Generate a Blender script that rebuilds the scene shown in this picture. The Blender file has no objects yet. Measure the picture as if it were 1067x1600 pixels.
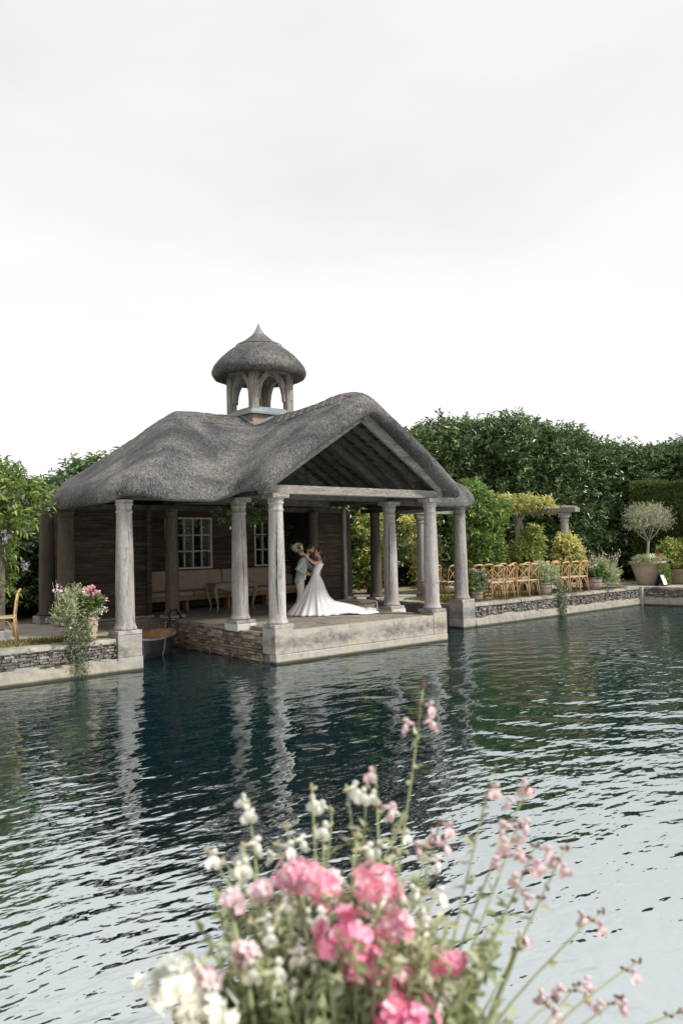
import bpy, bmesh, math, random
import numpy as np
from mathutils import Vector, Matrix, noise as mnoise

R = math.radians
sc = bpy.context.scene
COL = sc.collection
rnd = random.Random(7)

# ------------------------------------------------------------------ camera
cd = bpy.data.cameras.new('camera')
cam = bpy.data.objects.new('camera', cd)
COL.objects.link(cam)
cam_right = Vector((0.77442, -0.63228, -0.02197)).normalized()
cam_fwd = Vector((0.63258, 0.77327, 0.04353)).normalized()
cam_up = cam_right.cross(cam_fwd).normalized()
mrot = Matrix((cam_right, cam_up, -cam_fwd)).transposed()
cam.matrix_world = Matrix.Translation((-8.978, -13.255, 2.465)) @ mrot.to_4x4()
cd.sensor_fit = 'VERTICAL'
cd.sensor_height = 36.0
cd.lens = 1186.4 / 1600 * 36.0
cd.clip_start = 0.05
cd.clip_end = 1500
cd.dof.use_dof = True
cd.dof.focus_distance = 20.0
cd.dof.aperture_fstop = 3.8
sc.camera = cam

# ------------------------------------------------------------------ world, sun, exposure
SUN_EL, SUN_AZ = 48, 205       # azimuth: world direction the light comes from, measured from +Y clockwise
w = bpy.data.worlds.new('World')
sc.world = w
w.use_nodes = True
nt = w.node_tree
nt.nodes.clear()
wo = nt.nodes.new('ShaderNodeOutputWorld')
bg = nt.nodes.new('ShaderNodeBackground')
bg.inputs['Strength'].default_value = 0.1
sky = nt.nodes.new('ShaderNodeTexSky')
sky.sky_type = 'NISHITA'
sky.sun_disc = False
sky.sun_elevation = R(SUN_EL)
sky.sun_rotation = R(SUN_AZ)
tc = nt.nodes.new('ShaderNodeTexCoord')
mp = nt.nodes.new('ShaderNodeMapping')
mp.inputs['Scale'].default_value = (1.0, 1.0, 2.6)
mp.inputs['Location'].default_value = (3.1, 1.7, 0.4)
nz = nt.nodes.new('ShaderNodeTexNoise')
nz.inputs['Scale'].default_value = 1.25
nz.inputs['Detail'].default_value = 6
nz.inputs['Roughness'].default_value = 0.5
nz.inputs['Distortion'].default_value = 0.3
rp = nt.nodes.new('ShaderNodeValToRGB')
rp.color_ramp.elements[0].position = 0.36
rp.color_ramp.elements[0].color = (6.05, 5.96, 5.80, 1)
rp.color_ramp.elements[1].position = 0.60
rp.color_ramp.elements[1].color = (6.80, 6.74, 6.62, 1)
mx = nt.nodes.new('ShaderNodeMixRGB')
mx.inputs['Fac'].default_value = 0.96
nt.links.new(tc.outputs['Generated'], mp.inputs['Vector'])
nt.links.new(mp.outputs[0], nz.inputs['Vector'])
nt.links.new(nz.outputs['Fac'], rp.inputs['Fac'])
nt.links.new(sky.outputs[0], mx.inputs['Color1'])
# thin bright cloud low in the sky, thicker and greyer higher up
sxyz = nt.nodes.new('ShaderNodeSeparateXYZ'); nt.links.new(tc.outputs['Generated'], sxyz.inputs[0])
grad = nt.nodes.new('ShaderNodeMapRange'); grad.interpolation_type = 'SMOOTHSTEP'
grad.inputs['From Min'].default_value = 0.16; grad.inputs['From Max'].default_value = 0.50
grad.inputs['To Min'].default_value = 1.22; grad.inputs['To Max'].default_value = 1.0
nt.links.new(sxyz.outputs['Z'], grad.inputs['Value'])
sclr = nt.nodes.new('ShaderNodeVectorMath'); sclr.operation = 'SCALE'
nt.links.new(rp.outputs[0], sclr.inputs[0]); nt.links.new(grad.outputs[0], sclr.inputs['Scale'])
nt.links.new(sclr.outputs[0], mx.inputs['Color2'])
nt.links.new(mx.outputs[0], bg.inputs['Color'])
nt.links.new(bg.outputs[0], wo.inputs['Surface'])

sd = bpy.data.lights.new('sun', 'SUN')
sd.energy = 3.2
sd.angle = R(11)
sd.color = (1.0, 0.965, 0.91)
sun = bpy.data.objects.new('sun', sd)
COL.objects.link(sun)
sdir = Vector((math.sin(R(SUN_AZ - 57)) * math.cos(R(SUN_EL)), math.cos(R(SUN_AZ - 57)) * math.cos(R(SUN_EL)), math.sin(R(SUN_EL))))
sky.sun_rotation = math.atan2(sdir.x, sdir.y)
sun.rotation_euler = sdir.to_track_quat('Z', 'Y').to_euler()

sc.view_settings.view_transform = 'Standard'
sc.view_settings.look = 'None'
sc.view_settings.exposure = 0.5
sc.view_settings.gamma = 1.0
sc.view_settings.use_curve_mapping = False
sc.cycles.max_bounces = 8
sc.cycles.transparent_max_bounces = 12

# ------------------------------------------------------------------ helpers
def tag(o, label=None, cat=None, group=None, kind=None):
    if label: o['label'] = label
    if cat: o['category'] = cat
    if group: o['group'] = group
    if kind: o['kind'] = kind
    return o

def thing(name, label, cat, loc=(0, 0, 0), rz=0.0, group=None, kind=None):
    o = bpy.data.objects.new(name, None)
    o.empty_display_size = 0.2
    COL.objects.link(o)
    o.location = loc
    o.rotation_euler = (0, 0, rz)
    return tag(o, label, cat, group, kind)

def link(name, me, parent=None, loc=None, rot=None, scale=None):
    o = bpy.data.objects.new(name, me)
    COL.objects.link(o)
    if parent is not None: o.parent = parent
    if loc is not None: o.location = loc
    if rot is not None: o.rotation_euler = rot
    if scale is not None: o.scale = scale
    return o

def dup(root, loc, rz=None, label=None, group=None, scale=None):
    r = root.copy(); COL.objects.link(r)
    r.location = loc
    if rz is not None: r.rotation_euler = (0, 0, rz)
    if scale is not None: r.scale = scale
    if label: r['label'] = label
    if group: r['group'] = group
    for ch in list(root.children):
        c = ch.copy(); COL.objects.link(c); c.parent = r
        for g in list(ch.children):
            d = g.copy(); COL.objects.link(d); d.parent = c
    return r

class MB:
    """collects polygons; build() links them as one mesh object"""
    def __init__(s): s.v = []; s.f = []
    def add(s, vs, fs):
        n = len(s.v); s.v += [tuple(p) for p in vs]; s.f += [tuple(i + n for i in q) for q in fs]
        return s
    def box(s, c, d, rz=0.0, top=None, jit=0.0):
        x, y, z = d[0] / 2, d[1] / 2, d[2] / 2
        t = top or (1, 1)
        ps = [(-x, -y, -z), (x, -y, -z), (x, y, -z), (-x, y, -z), (-x * t[0], -y * t[1], z), (x * t[0], -y * t[1], z), (x * t[0], y * t[1], z), (-x * t[0], y * t[1], z)]
        ca, sa = math.cos(rz), math.sin(rz)
        vs = []
        for p in ps:
            px, py, pz = p
            if jit: px += rnd.uniform(-jit, jit); py += rnd.uniform(-jit, jit); pz += rnd.uniform(-jit, jit)
            vs.append((c[0] + px * ca - py * sa, c[1] + px * sa + py * ca, c[2] + pz))
        return s.add(vs, [(0, 3, 2, 1), (4, 5, 6, 7), (0, 1, 5, 4), (1, 2, 6, 5), (2, 3, 7, 6), (3, 0, 4, 7)])
    def bbox(s, lo, hi, jit=0.0):
        return s.box([(a + b) / 2 for a, b in zip(lo, hi)], [b - a for a, b in zip(lo, hi)], jit=jit)
    def beam(s, p0, p1, wd, ht, up=(0, 0, 1)):
        p0, p1, up = Vector(p0), Vector(p1), Vector(up)
        d = (p1 - p0).normalized(); sx = d.cross(up).normalized(); sy = sx.cross(d)
        vs = []
        for p in (p0, p1):
            for a, b in ((-1, -1), (1, -1), (1, 1), (-1, 1)):
                vs.append(p + sx * a * wd / 2 + sy * b * ht / 2)
        return s.add(vs, [(0, 1, 2, 3), (7, 6, 5, 4), (0, 4, 5, 1), (1, 5, 6, 2), (2, 6, 7, 3), (3, 7, 4, 0)])
    def tube(s, pts, rads, n=6):
        pts = [Vector(p) for p in pts]
        if not hasattr(rads, '__len__'): rads = [rads] * len(pts)
        vs, fs = [], []
        prev = None
        for i, p in enumerate(pts):
            d = (pts[min(i + 1, len(pts) - 1)] - pts[max(i - 1, 0)])
            d = d.normalized() if d.length > 1e-9 else Vector((0, 0, 1))
            if prev is None:
                a = Vector((1, 0, 0)) if abs(d.x) < .8 else Vector((0, 1, 0))
                u = d.cross(a).normalized()
            else:
                u = (prev - d * prev.dot(d)).normalized()
            prev = u
            q = d.cross(u)
            for k in range(n):
                t = 2 * math.pi * k / n
                vs.append(p + (u * math.cos(t) + q * math.sin(t)) * rads[i])
        for i in range(len(pts) - 1):
            for k in range(n):
                a, b = i * n + k, i * n + (k + 1) % n
                fs.append((a, b, b + n, a + n))
        fs.append(tuple(range(n - 1, -1, -1)))
        fs.append(tuple(range((len(pts) - 1) * n, len(pts) * n)))
        return s.add(vs, fs)
    def lathe(s, prof, n=20, c=(0, 0, 0), wob=0.0, sx=1.0, sy=1.0):
        vs, fs = [], []
        for r, z in prof:
            for k in range(n):
                t = 2 * math.pi * k / n
                rr = r * (1 + (wob * mnoise.noise((math.cos(t) * 1.7 + c[0], math.sin(t) * 1.7 + c[1], z * 1.3)) if wob else 0))
                vs.append((c[0] + rr * math.cos(t) * sx, c[1] + rr * math.sin(t) * sy, c[2] + z))
        for i in range(len(prof) - 1):
            for k in range(n):
                a, b = i * n + k, i * n + (k + 1) % n
                fs.append((a, b, b + n, a + n))
        fs.append(tuple(range(n - 1, -1, -1)))
        fs.append(tuple(range((len(prof) - 1) * n, len(prof) * n)))
        return s.add(vs, fs)
    def blob(s, c, r, n=8, m=6, wob=0.0, seed=0.0):
        r = r if hasattr(r, '__len__') else (r, r, r)
        vs = [(c[0], c[1], c[2] - r[2])]
        for i in range(1, m):
            a = math.pi * i / m
            for k in range(n):
                t = 2 * math.pi * k / n
                d = Vector((math.sin(a) * math.cos(t), math.sin(a) * math.sin(t), -math.cos(a)))
                q = 1 + (wob * mnoise.noise(d * 1.6 + Vector((seed, seed * 1.7, 0))) if wob else 0)
                vs.append((c[0] + d.x * r[0] * q, c[1] + d.y * r[1] * q, c[2] + d.z * r[2] * q))
        vs.append((c[0], c[1], c[2] + r[2]))
        fs = []
        for k in range(n): fs.append((0, 1 + (k + 1) % n, 1 + k))
        for i in range(m - 2):
            for k in range(n):
                a, b = 1 + i * n + k, 1 + i * n + (k + 1) % n
                fs.append((a, b, b + n, a + n))
        L = len(vs) - 1
        for k in range(n): fs.append((L, 1 + (m - 2) * n + k, 1 + (m - 2) * n + (k + 1) % n))
        return s.add(vs, fs)
    def mesh(s, name, mat, smooth=False, org=(0, 0, 0)):
        me = bpy.data.meshes.new(name)
        me.from_pydata([(x - org[0], y - org[1], z - org[2]) for x, y, z in s.v], [], s.f)
        if mat: me.materials.append(mat)
        if smooth: me.polygons.foreach_set('use_smooth', [True] * len(me.polygons))
        me.update()
        return me
    def build(s, name, mat, parent=None, smooth=False, org=None, bevel=0.0):
        if org is None:
            org = (0, 0, 0)
            p = parent
            while p is not None:
                org = tuple(p.location) if p.parent is None else org
                p = p.parent
        o = link(name, s.mesh(name, mat, smooth, org), parent)
        if bevel:
            b = o.modifiers.new('bevel', 'BEVEL'); b.width = bevel; b.segments = 2; b.limit_method = 'ANGLE'
        return o

# ------------------------------------------------------------------ materials
def new_mat(name):
    m = bpy.data.materials.new(name); m.use_nodes = True
    n = m.node_tree; n.nodes.clear()
    out = n.nodes.new('ShaderNodeOutputMaterial')
    b = n.nodes.new('ShaderNodeBsdfPrincipled')
    n.links.new(b.outputs[0], out.inputs['Surface'])
    return m, n, b, out

def ramp(n, stops):
    r = n.nodes.new('ShaderNodeValToRGB')
    e = r.color_ramp.elements
    while len(e) < len(stops): e.new(0.5)
    for i, (p, c) in enumerate(stops):
        e[i].position = p; e[i].color = (*c, 1)
    return r

def noise_node(n, scale, detail=4, rough=0.55, stretch=(1, 1, 1), coord='Object', dist=0.0, loc=(0, 0, 0)):
    t = n.nodes.new('ShaderNodeTexCoord'); mp_ = n.nodes.new('ShaderNodeMapping')
    mp_.inputs['Scale'].default_value = stretch
    mp_.inputs['Location'].default_value = loc
    z = n.nodes.new('ShaderNodeTexNoise')
    z.inputs['Scale'].default_value = scale; z.inputs['Detail'].default_value = detail
    z.inputs['Roughness'].default_value = rough; z.inputs['Distortion'].default_value = dist
    n.links.new(t.outputs[coord], mp_.inputs['Vector']); n.links.new(mp_.outputs[0], z.inputs['Vector'])
    return z

def add_bump(n, b, src, strength, dist=0.02):
    bp = n.nodes.new('ShaderNodeBump'); bp.inputs['Strength'].default_value = strength; bp.inputs['Distance'].default_value = dist
    n.links.new(src, bp.inputs['Height']); n.links.new(bp.outputs[0], b.inputs['Normal'])
    return bp

def mixrgb(n, fac, c1, c2, mode='MIX'):
    m = n.nodes.new('ShaderNodeMixRGB'); m.blend_type = mode
    for key, val in (('Fac', fac), ('Color1', c1), ('Color2', c2)):
        if hasattr(val, 'links'): n.links.new(val, m.inputs[key])
        elif key == 'Fac': m.inputs[key].default_value = val
        else: m.inputs[key].default_value = (*val, 1)
    return m

def mat_grain(name, stops, scale=4, stretch=(1, 1, 1), rough=0.8, bump=0.3, detail=6, stain=None, stain_scale=1.2, stain_lo=0.5, stain_hi=0.62, spec=0.3, vary=0.0, bdist=0.02, coord='Object', fine=None):
    m, n, b, out = new_mat(name)
    z = noise_node(n, scale, detail, 0.62, stretch, coord)
    r = ramp(n, stops); n.links.new(z.outputs['Fac'], r.inputs['Fac'])
    col = r.outputs[0]
    if fine:
        zf = noise_node(n, fine, 3, 0.6, stretch, coord)
        rf = ramp(n, [(0.36, (0.55, 0.55, 0.55)), (0.62, (1.25, 1.25, 1.25))]); n.links.new(zf.outputs['Fac'], rf.inputs['Fac'])
        col = mixrgb(n, 1.0, col, rf.outputs[0], 'MULTIPLY').outputs[0]
    if stain:
        zs = noise_node(n, stain_scale, 5, 0.6, (1, 1, 1), coord, 0.4, (5, 3, 1))
        rs = ramp(n, [(stain_lo, (0, 0, 0)), (stain_hi, (1, 1, 1))]); n.links.new(zs.outputs['Fac'], rs.inputs['Fac'])
        col = mixrgb(n, rs.outputs[0], col, stain).outputs[0]
    if vary:
        oi = n.nodes.new('ShaderNodeObjectInfo')
        rv = ramp(n, [(0, (1 - vary,) * 3), (1, (1 + vary,) * 3)]); n.links.new(oi.outputs['Random'], rv.inputs['Fac'])
        col = mixrgb(n, 1.0, col, rv.outputs[0], 'MULTIPLY').outputs[0]
    n.links.new(col, b.inputs['Base Color'])
    b.inputs['Roughness'].default_value = rough
    b.inputs['Specular IOR Level'].default_value = spec
    if bump: add_bump(n, b, z.outputs['Fac'], bump, bdist)
    return m

def mat_leaf(name, stops, rough=0.5, trans=0.25, spec=0.3, big=1.2):
    """each leaf takes a colour of its own; a slow drift of hue runs through the plant"""
    m, n, b, out = new_mat(name)
    g = n.nodes.new('ShaderNodeNewGeometry')
    r = ramp(n, stops); n.links.new(g.outputs['Random Per Island'], r.inputs['Fac'])
    z = noise_node(n, big, 3)
    rz_ = ramp(n, [(0.35, (0.72, 0.74, 0.7)), (0.65, (1.25, 1.22, 1.1))]); n.links.new(z.outputs['Fac'], rz_.inputs['Fac'])
    c = mixrgb(n, 1.0, r.outputs[0], rz_.outputs[0], 'MULTIPLY')
    n.links.new(c.outputs[0], b.inputs['Base Color'])
    b.inputs['Roughness'].default_value = rough
    b.inputs['Specular IOR Level'].default_value = spec
    t = n.nodes.new('ShaderNodeBsdfTranslucent'); n.links.new(c.outputs[0], t.inputs['Color'])
    ms = n.nodes.new('ShaderNodeMixShader'); ms.inputs['Fac'].default_value = trans
    n.links.new(b.outputs[0], ms.inputs[1]); n.links.new(t.outputs[0], ms.inputs[2])
    n.links.new(ms.outputs[0], out.inputs['Surface'])
    return m

def mat_plain(name, c, rough=0.6, spec=0.3, bump=0.0, var=0.12, scale=8):
    lo = tuple(x * (1 - var) for x in c); hi = tuple(min(1, x * (1 + var)) for x in c)
    return mat_grain(name, [(0.35, lo), (0.65, hi)], scale, (1, 1, 1), rough, bump, 4, spec=spec)

M = {}
# thatch: weathered straw, grain running down the slope, pale broken ends and dark damp patches
def make_thatch(name, tint=1.0):
    m, n, b, out = new_mat(name)
    # straw runs down the slope: pick the grain direction from the way the surface faces
    ga = n.nodes.new('ShaderNodeNewGeometry'); sn = n.nodes.new('ShaderNodeSeparateXYZ'); n.links.new(ga.outputs['Normal'], sn.inputs[0])
    ax_ = n.nodes.new('ShaderNodeMath'); ax_.operation = 'ABSOLUTE'; n.links.new(sn.outputs['X'], ax_.inputs[0])
    ay_ = n.nodes.new('ShaderNodeMath'); ay_.operation = 'ABSOLUTE'; n.links.new(sn.outputs['Y'], ay_.inputs[0])
    df = n.nodes.new('ShaderNodeMath'); df.operation = 'SUBTRACT'; n.links.new(ax_.outputs[0], df.inputs[0]); n.links.new(ay_.outputs[0], df.inputs[1])
    mrd = n.nodes.new('ShaderNodeMapRange'); mrd.inputs['From Min'].default_value = -0.08; mrd.inputs['From Max'].default_value = 0.08; n.links.new(df.outputs[0], mrd.inputs['Value'])
    za_ = noise_node(n, 52, 5, 0.74, (1, 0.2, 0.28)); zb_ = noise_node(n, 52, 5, 0.74, (0.2, 1, 0.28)); zc_ = noise_node(n, 60, 4, 0.75, (1, 1, 1))
    zm = mixrgb(n, mrd.outputs[0], za_.outputs['Fac'], zb_.outputs['Fac'])
    z1 = mixrgb(n, 0.42, zm.outputs[0], zc_.outputs['Fac'])
    r1 = ramp(n, [(0.36, (0.012, 0.012, 0.013)), (0.47, (0.073 * tint, 0.072 * tint, 0.072 * tint)), (0.565, (0.185 * tint, 0.18 * tint, 0.174 * tint)), (0.66, (0.50 * tint, 0.48 * tint, 0.45 * tint))])
    n.links.new(z1.outputs[0], r1.inputs['Fac'])
    z2 = noise_node(n, 0.9, 5, 0.6, (1, 1, 1), dist=0.6)
    r2 = ramp(n, [(0.35, (0.5, 0.52, 0.56)), (0.52, (0.95, 0.95, 0.96)), (0.68, (1.5, 1.44, 1.36))])
    n.links.new(z2.outputs['Fac'], r2.inputs['Fac'])
    c = mixrgb(n, 1.0, r1.outputs[0], r2.outputs[0], 'MULTIPLY')
    z3 = noise_node(n, 1.6, 6, 0.7, (1, 1, 0.35), dist=0.8, loc=(4, 9, 2))
    r3 = ramp(n, [(0.60, (0, 0, 0)), (0.70, (1, 1, 1))]); n.links.new(z3.outputs['Fac'], r3.inputs['Fac'])
    f3 = mixrgb(n, r3.outputs[0], (0, 0, 0), (0.55, 0.55, 0.55))
    c2 = mixrgb(n, f3.outputs[0], c.outputs[0], (0.052, 0.055, 0.06))
    n.links.new(c2.outputs[0], b.inputs['Base Color'])
    b.inputs['Roughness'].default_value = 0.9
    b.inputs['Specular IOR Level'].default_value = 0.15
    add_bump(n, b, z1.outputs[0], 0.8, 0.05)
    return m
M['thatch'] = make_thatch('thatch', 1.12)
M['straw'] = mat_plain('straw_rod', (0.21, 0.195, 0.17), 0.85)

def make_column(tint=1.0):
    m, n, b, out = new_mat('weathered_oak_column' if tint == 1.0 else 'shade_tinted_oak_column')
    z = noise_node(n, 7, 6, 0.65, (1, 1, 0.10))
    r = ramp(n, [(0.30, (0.235, 0.216, 0.202)), (0.5, (0.325, 0.305, 0.288)), (0.68, (0.42, 0.40, 0.383))]); n.links.new(z.outputs['Fac'], r.inputs['Fac'])
    zp = noise_node(n, 52, 4, 0.75, (1, 1, 0.22))
    rp_ = ramp(n, [(0.30, (0.62, 0.60, 0.60)), (0.5, (1, 1, 1)), (0.72, (1.18, 1.18, 1.2))]); n.links.new(zp.outputs['Fac'], rp_.inputs['Fac'])
    c = mixrgb(n, 1.0, r.outputs[0], rp_.outputs[0], 'MULTIPLY')
    # long drying splits in the timber
    zc = noise_node(n, 2.6, 4, 0.55, (1, 1, 0.09), dist=0.5, loc=(2, 7, 3))
    rc = ramp(n, [(0.494, (1, 1, 1)), (0.4995, (0.45, 0.44, 0.43)), (0.5015, (0.45, 0.44, 0.43)), (0.506, (1, 1, 1))])
    n.links.new(zc.outputs['Fac'], rc.inputs['Fac'])
    c2 = mixrgb(n, 0.9, c.outputs[0], rc.outputs[0], 'MULTIPLY')
    oi = n.nodes.new('ShaderNodeObjectInfo')
    rv = ramp(n, [(0, (0.88, 0.87, 0.86)), (1, (1.10, 1.1, 1.12))]); n.links.new(oi.outputs['Random'], rv.inputs['Fac'])
    c3 = mixrgb(n, 1.0, c2.outputs[0], rv.outputs[0], 'MULTIPLY')
    n.links.new(c3.outputs[0], b.inputs['Base Color'])
    b.inputs['Roughness'].default_value = 0.85; b.inputs['Specular IOR Level'].default_value = 0.2
    add_bump(n, b, zp.outputs['Fac'], 0.35, 0.02)
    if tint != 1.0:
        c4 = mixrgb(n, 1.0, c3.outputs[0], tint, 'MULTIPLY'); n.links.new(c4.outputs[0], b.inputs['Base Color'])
    return m
M['column'] = make_column()
M['column_shade'] = make_column((0.34, 0.30, 0.26))  # darkened copy of the column oak; inner columns' shade put into its colour
M['split'] = mat_plain('timber_split', (0.03, 0.027, 0.025), 0.95)
M['oak'] = mat_grain('silvered_oak', [(0.3, (0.17, 0.155, 0.14)), (0.5, (0.30, 0.28, 0.26)), (0.7, (0.42, 0.40, 0.375))], 5, (0.5, 0.5, 3), 0.85, 0.25, vary=0.1, fine=30)
M['oak_v'] = mat_grain('silvered_oak_post', [(0.3, (0.17, 0.155, 0.14)), (0.5, (0.30, 0.28, 0.26)), (0.7, (0.42, 0.40, 0.375))], 5, (3, 3, 0.3), 0.85, 0.25, vary=0.1, fine=30)
M['oak_x'] = mat_grain('silvered_oak_beam', [(0.3, (0.135, 0.122, 0.11)), (0.5, (0.245, 0.227, 0.21)), (0.7, (0.35, 0.332, 0.31))], 5, (0.3, 3, 3), 0.85, 0.25, fine=26)
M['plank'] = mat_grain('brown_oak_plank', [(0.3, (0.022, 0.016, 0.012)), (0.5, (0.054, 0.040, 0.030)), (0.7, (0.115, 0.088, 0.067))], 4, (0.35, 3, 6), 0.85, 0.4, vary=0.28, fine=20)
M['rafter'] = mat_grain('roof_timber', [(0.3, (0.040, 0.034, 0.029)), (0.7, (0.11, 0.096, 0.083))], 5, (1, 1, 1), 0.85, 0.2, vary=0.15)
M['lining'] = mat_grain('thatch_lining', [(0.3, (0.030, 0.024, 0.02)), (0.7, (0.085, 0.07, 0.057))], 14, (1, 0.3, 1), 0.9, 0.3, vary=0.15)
M['tan_board'] = mat_grain('tan_board', [(0.3, (0.20, 0.15, 0.11)), (0.7, (0.40, 0.32, 0.25))], 7, (2, 2, 0.4), 0.8, 0.2, vary=0.15)
M['lead'] = mat_grain('lead_sheet', [(0.3, (0.15, 0.17, 0.19)), (0.7, (0.27, 0.295, 0.315))], 5, (1, 1, 1), 0.55, 0.15, stain=(0.34, 0.35, 0.36), stain_lo=0.56, stain_hi=0.7)

def make_render(name, base, dark, warm):
    """pale cement render with sooty algae blotches in a band and a scoured pale foot"""
    m, n, b, out = new_mat(name)
    z = noise_node(n, 9, 6, 0.65)
    r = ramp(n, [(0.3, tuple(c * 0.78 for c in base)), (0.7, tuple(c * 1.14 for c in base))]); n.links.new(z.outputs['Fac'], r.inputs['Fac'])
    zw = noise_node(n, 1.1, 4, 0.6, (1, 1, 2), loc=(1, 5, 2))
    rw = ramp(n, [(0.50, (0, 0, 0)), (0.66, (0.8, 0.8, 0.8))]); n.links.new(zw.outputs['Fac'], rw.inputs['Fac'])
    c1 = mixrgb(n, rw.outputs[0], r.outputs[0], warm)
    zd = noise_node(n, 2.6, 9, 0.82, (0.9, 0.9, 1.3), dist=0.3, loc=(8, 2, 5))
    t = n.nodes.new('ShaderNodeTexCoord'); sx = n.nodes.new('ShaderNodeSeparateXYZ'); n.links.new(t.outputs['Object'], sx.inputs[0])
    mr = n.nodes.new('ShaderNodeMapRange'); mr.inputs['From Min'].default_value = 0.20; mr.inputs['From Max'].default_value = 0.36
    n.links.new(sx.outputs['Z'], mr.inputs['Value'])
    mr2 = n.nodes.new('ShaderNodeMapRange'); mr2.inputs['From Min'].default_value = 0.66; mr2.inputs['From Max'].default_value = 0.44
    n.links.new(sx.outputs['Z'], mr2.inputs['Value'])
    mu = n.nodes.new('ShaderNodeMath'); mu.operation = 'MULTIPLY'; n.links.new(mr.outputs[0], mu.inputs[0]); n.links.new(mr2.outputs[0], mu.inputs[1])
    ad = n.nodes.new('ShaderNodeMath'); ad.operation = 'MULTIPLY_ADD'; n.links.new(mu.outputs[0], ad.inputs[0]); ad.inputs[1].default_value = 0.16
    n.links.new(zd.outputs['Fac'], ad.inputs[2])
    rd = ramp(n, [(0.54, (0, 0, 0)), (0.62, (0.30, 0.30, 0.30)), (0.76, (0.85, 0.85, 0.85))]); n.links.new(ad.outputs[0], rd.inputs['Fac'])
    c2 = mixrgb(n, rd.outputs[0], c1.outputs[0], dark)
    # wet green-black line just above the water
    mr3 = n.nodes.new('ShaderNodeMapRange'); mr3.inputs['From Min'].default_value = 0.075; mr3.inputs['From Max'].default_value = 0.03
    n.links.new(sx.outputs['Z'], mr3.inputs['Value'])
    c3 = mixrgb(n, mr3.outputs[0], c2.outputs[0], (0.05, 0.05, 0.035))
    n.links.new(c3.outputs[0], b.inputs['Base Color'])
    b.inputs['Roughness'].default_value = 0.88; b.inputs['Specular IOR Level'].default_value = 0.2
    add_bump(n, b, z.outputs['Fac'], 0.35, 0.03)
    return m
M['render'] = make_render('cement_render', (0.35, 0.33, 0.295), (0.075, 0.072, 0.066), (0.40, 0.33, 0.235))
M['pier'] = make_render('pier_stone', (0.285, 0.27, 0.245), (0.08, 0.085, 0.088), (0.38, 0.345, 0.29))
M['foot'] = make_render('wall_foot_stone', (0.285, 0.262, 0.226), (0.22, 0.205, 0.18), (0.36, 0.31, 0.24))
def make_rubble(name, stops):
    m, n, b, out = new_mat(name)
    g = n.nodes.new('ShaderNodeNewGeometry')
    r = ramp(n, stops); n.links.new(g.outputs['Random Per Island'], r.inputs['Fac'])
    z = noise_node(n, 14, 6, 0.7)
    rz_ = ramp(n, [(0.35, (0.55, 0.55, 0.55)), (0.55, (1, 1, 1)), (0.72, (1.7, 1.66, 1.6))]); n.links.new(z.outputs['Fac'], rz_.inputs['Fac'])
    c = mixrgb(n, 1.0, r.outputs[0], rz_.outputs[0], 'MULTIPLY')
    n.links.new(c.outputs[0], b.inputs['Base Color']); b.inputs['Roughness'].default_value = 0.9
    b.inputs['Specular IOR Level'].default_value = 0.2
    add_bump(n, b, z.outputs['Fac'], 0.8, 0.05)
    return m
M['rubble'] = make_rubble('dark_rubble', [(0.0, (0.115, 0.107, 0.095)), (0.5, (0.175, 0.163, 0.146)), (0.85, (0.225, 0.21, 0.187)), (1.0, (0.33, 0.31, 0.275))])
M['rubble_warm'] = make_rubble('warm_rubble', [(0.0, (0.13, 0.11, 0.09)), (0.5, (0.26, 0.215, 0.16)), (0.85, (0.36, 0.29, 0.20)), (1.0, (0.44, 0.40, 0.34))])
M['mortar'] = mat_plain('lime_mortar', (0.17, 0.16, 0.142), 0.95, bump=0.4, var=0.4, scale=12)
M['coping'] = mat_grain('coping_stone', [(0.3, (0.22, 0.20, 0.17)), (0.7, (0.42, 0.39, 0.345))], 7, (1, 1, 1), 0.9, 0.4, stain=(0.12, 0.115, 0.105), stain_scale=2.2, vary=0.12)
M['plinth'] = mat_grain('plinth_stone', [(0.3, (0.20, 0.18, 0.165)), (0.7, (0.42, 0.39, 0.365))], 12, (1, 1, 1), 0.9, 0.4, stain=(0.17, 0.145, 0.135), stain_scale=2.6, vary=0.12)
M['pale_block'] = mat_plain('pale_block', (0.55, 0.53, 0.48), 0.85, bump=0.15)
M['flag'] = mat_grain('flagstone', [(0.3, (0.17, 0.145, 0.115)), (0.7, (0.31, 0.27, 0.22))], 5, (1, 1, 1), 0.85, 0.25, stain=(0.17, 0.15, 0.125), stain_scale=1.4, vary=0.12)
M['gravel'] = mat_grain('pale_path', [(0.3, (0.36, 0.33, 0.28)), (0.7, (0.55, 0.52, 0.46))], 16, (1, 1, 1), 0.95, 0.4, stain=(0.33, 0.28, 0.2), stain_scale=0.7, fine=60)
M['ground'] = mat_grain('dry_lawn', [(0.30, (0.12, 0.125, 0.055)), (0.48, (0.27, 0.235, 0.125)), (0.66, (0.40, 0.345, 0.215))], 1.6, (1, 1, 1), 0.95, 0.4, fine=40, spec=0.1)
M['grass'] = mat_leaf('grass_blade', [(0.0, (0.08, 0.12, 0.035)), (0.4, (0.19, 0.20, 0.07)), (0.75, (0.33, 0.29, 0.15)), (1, (0.42, 0.36, 0.22))], 0.7, 0.2, 0.1)

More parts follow.
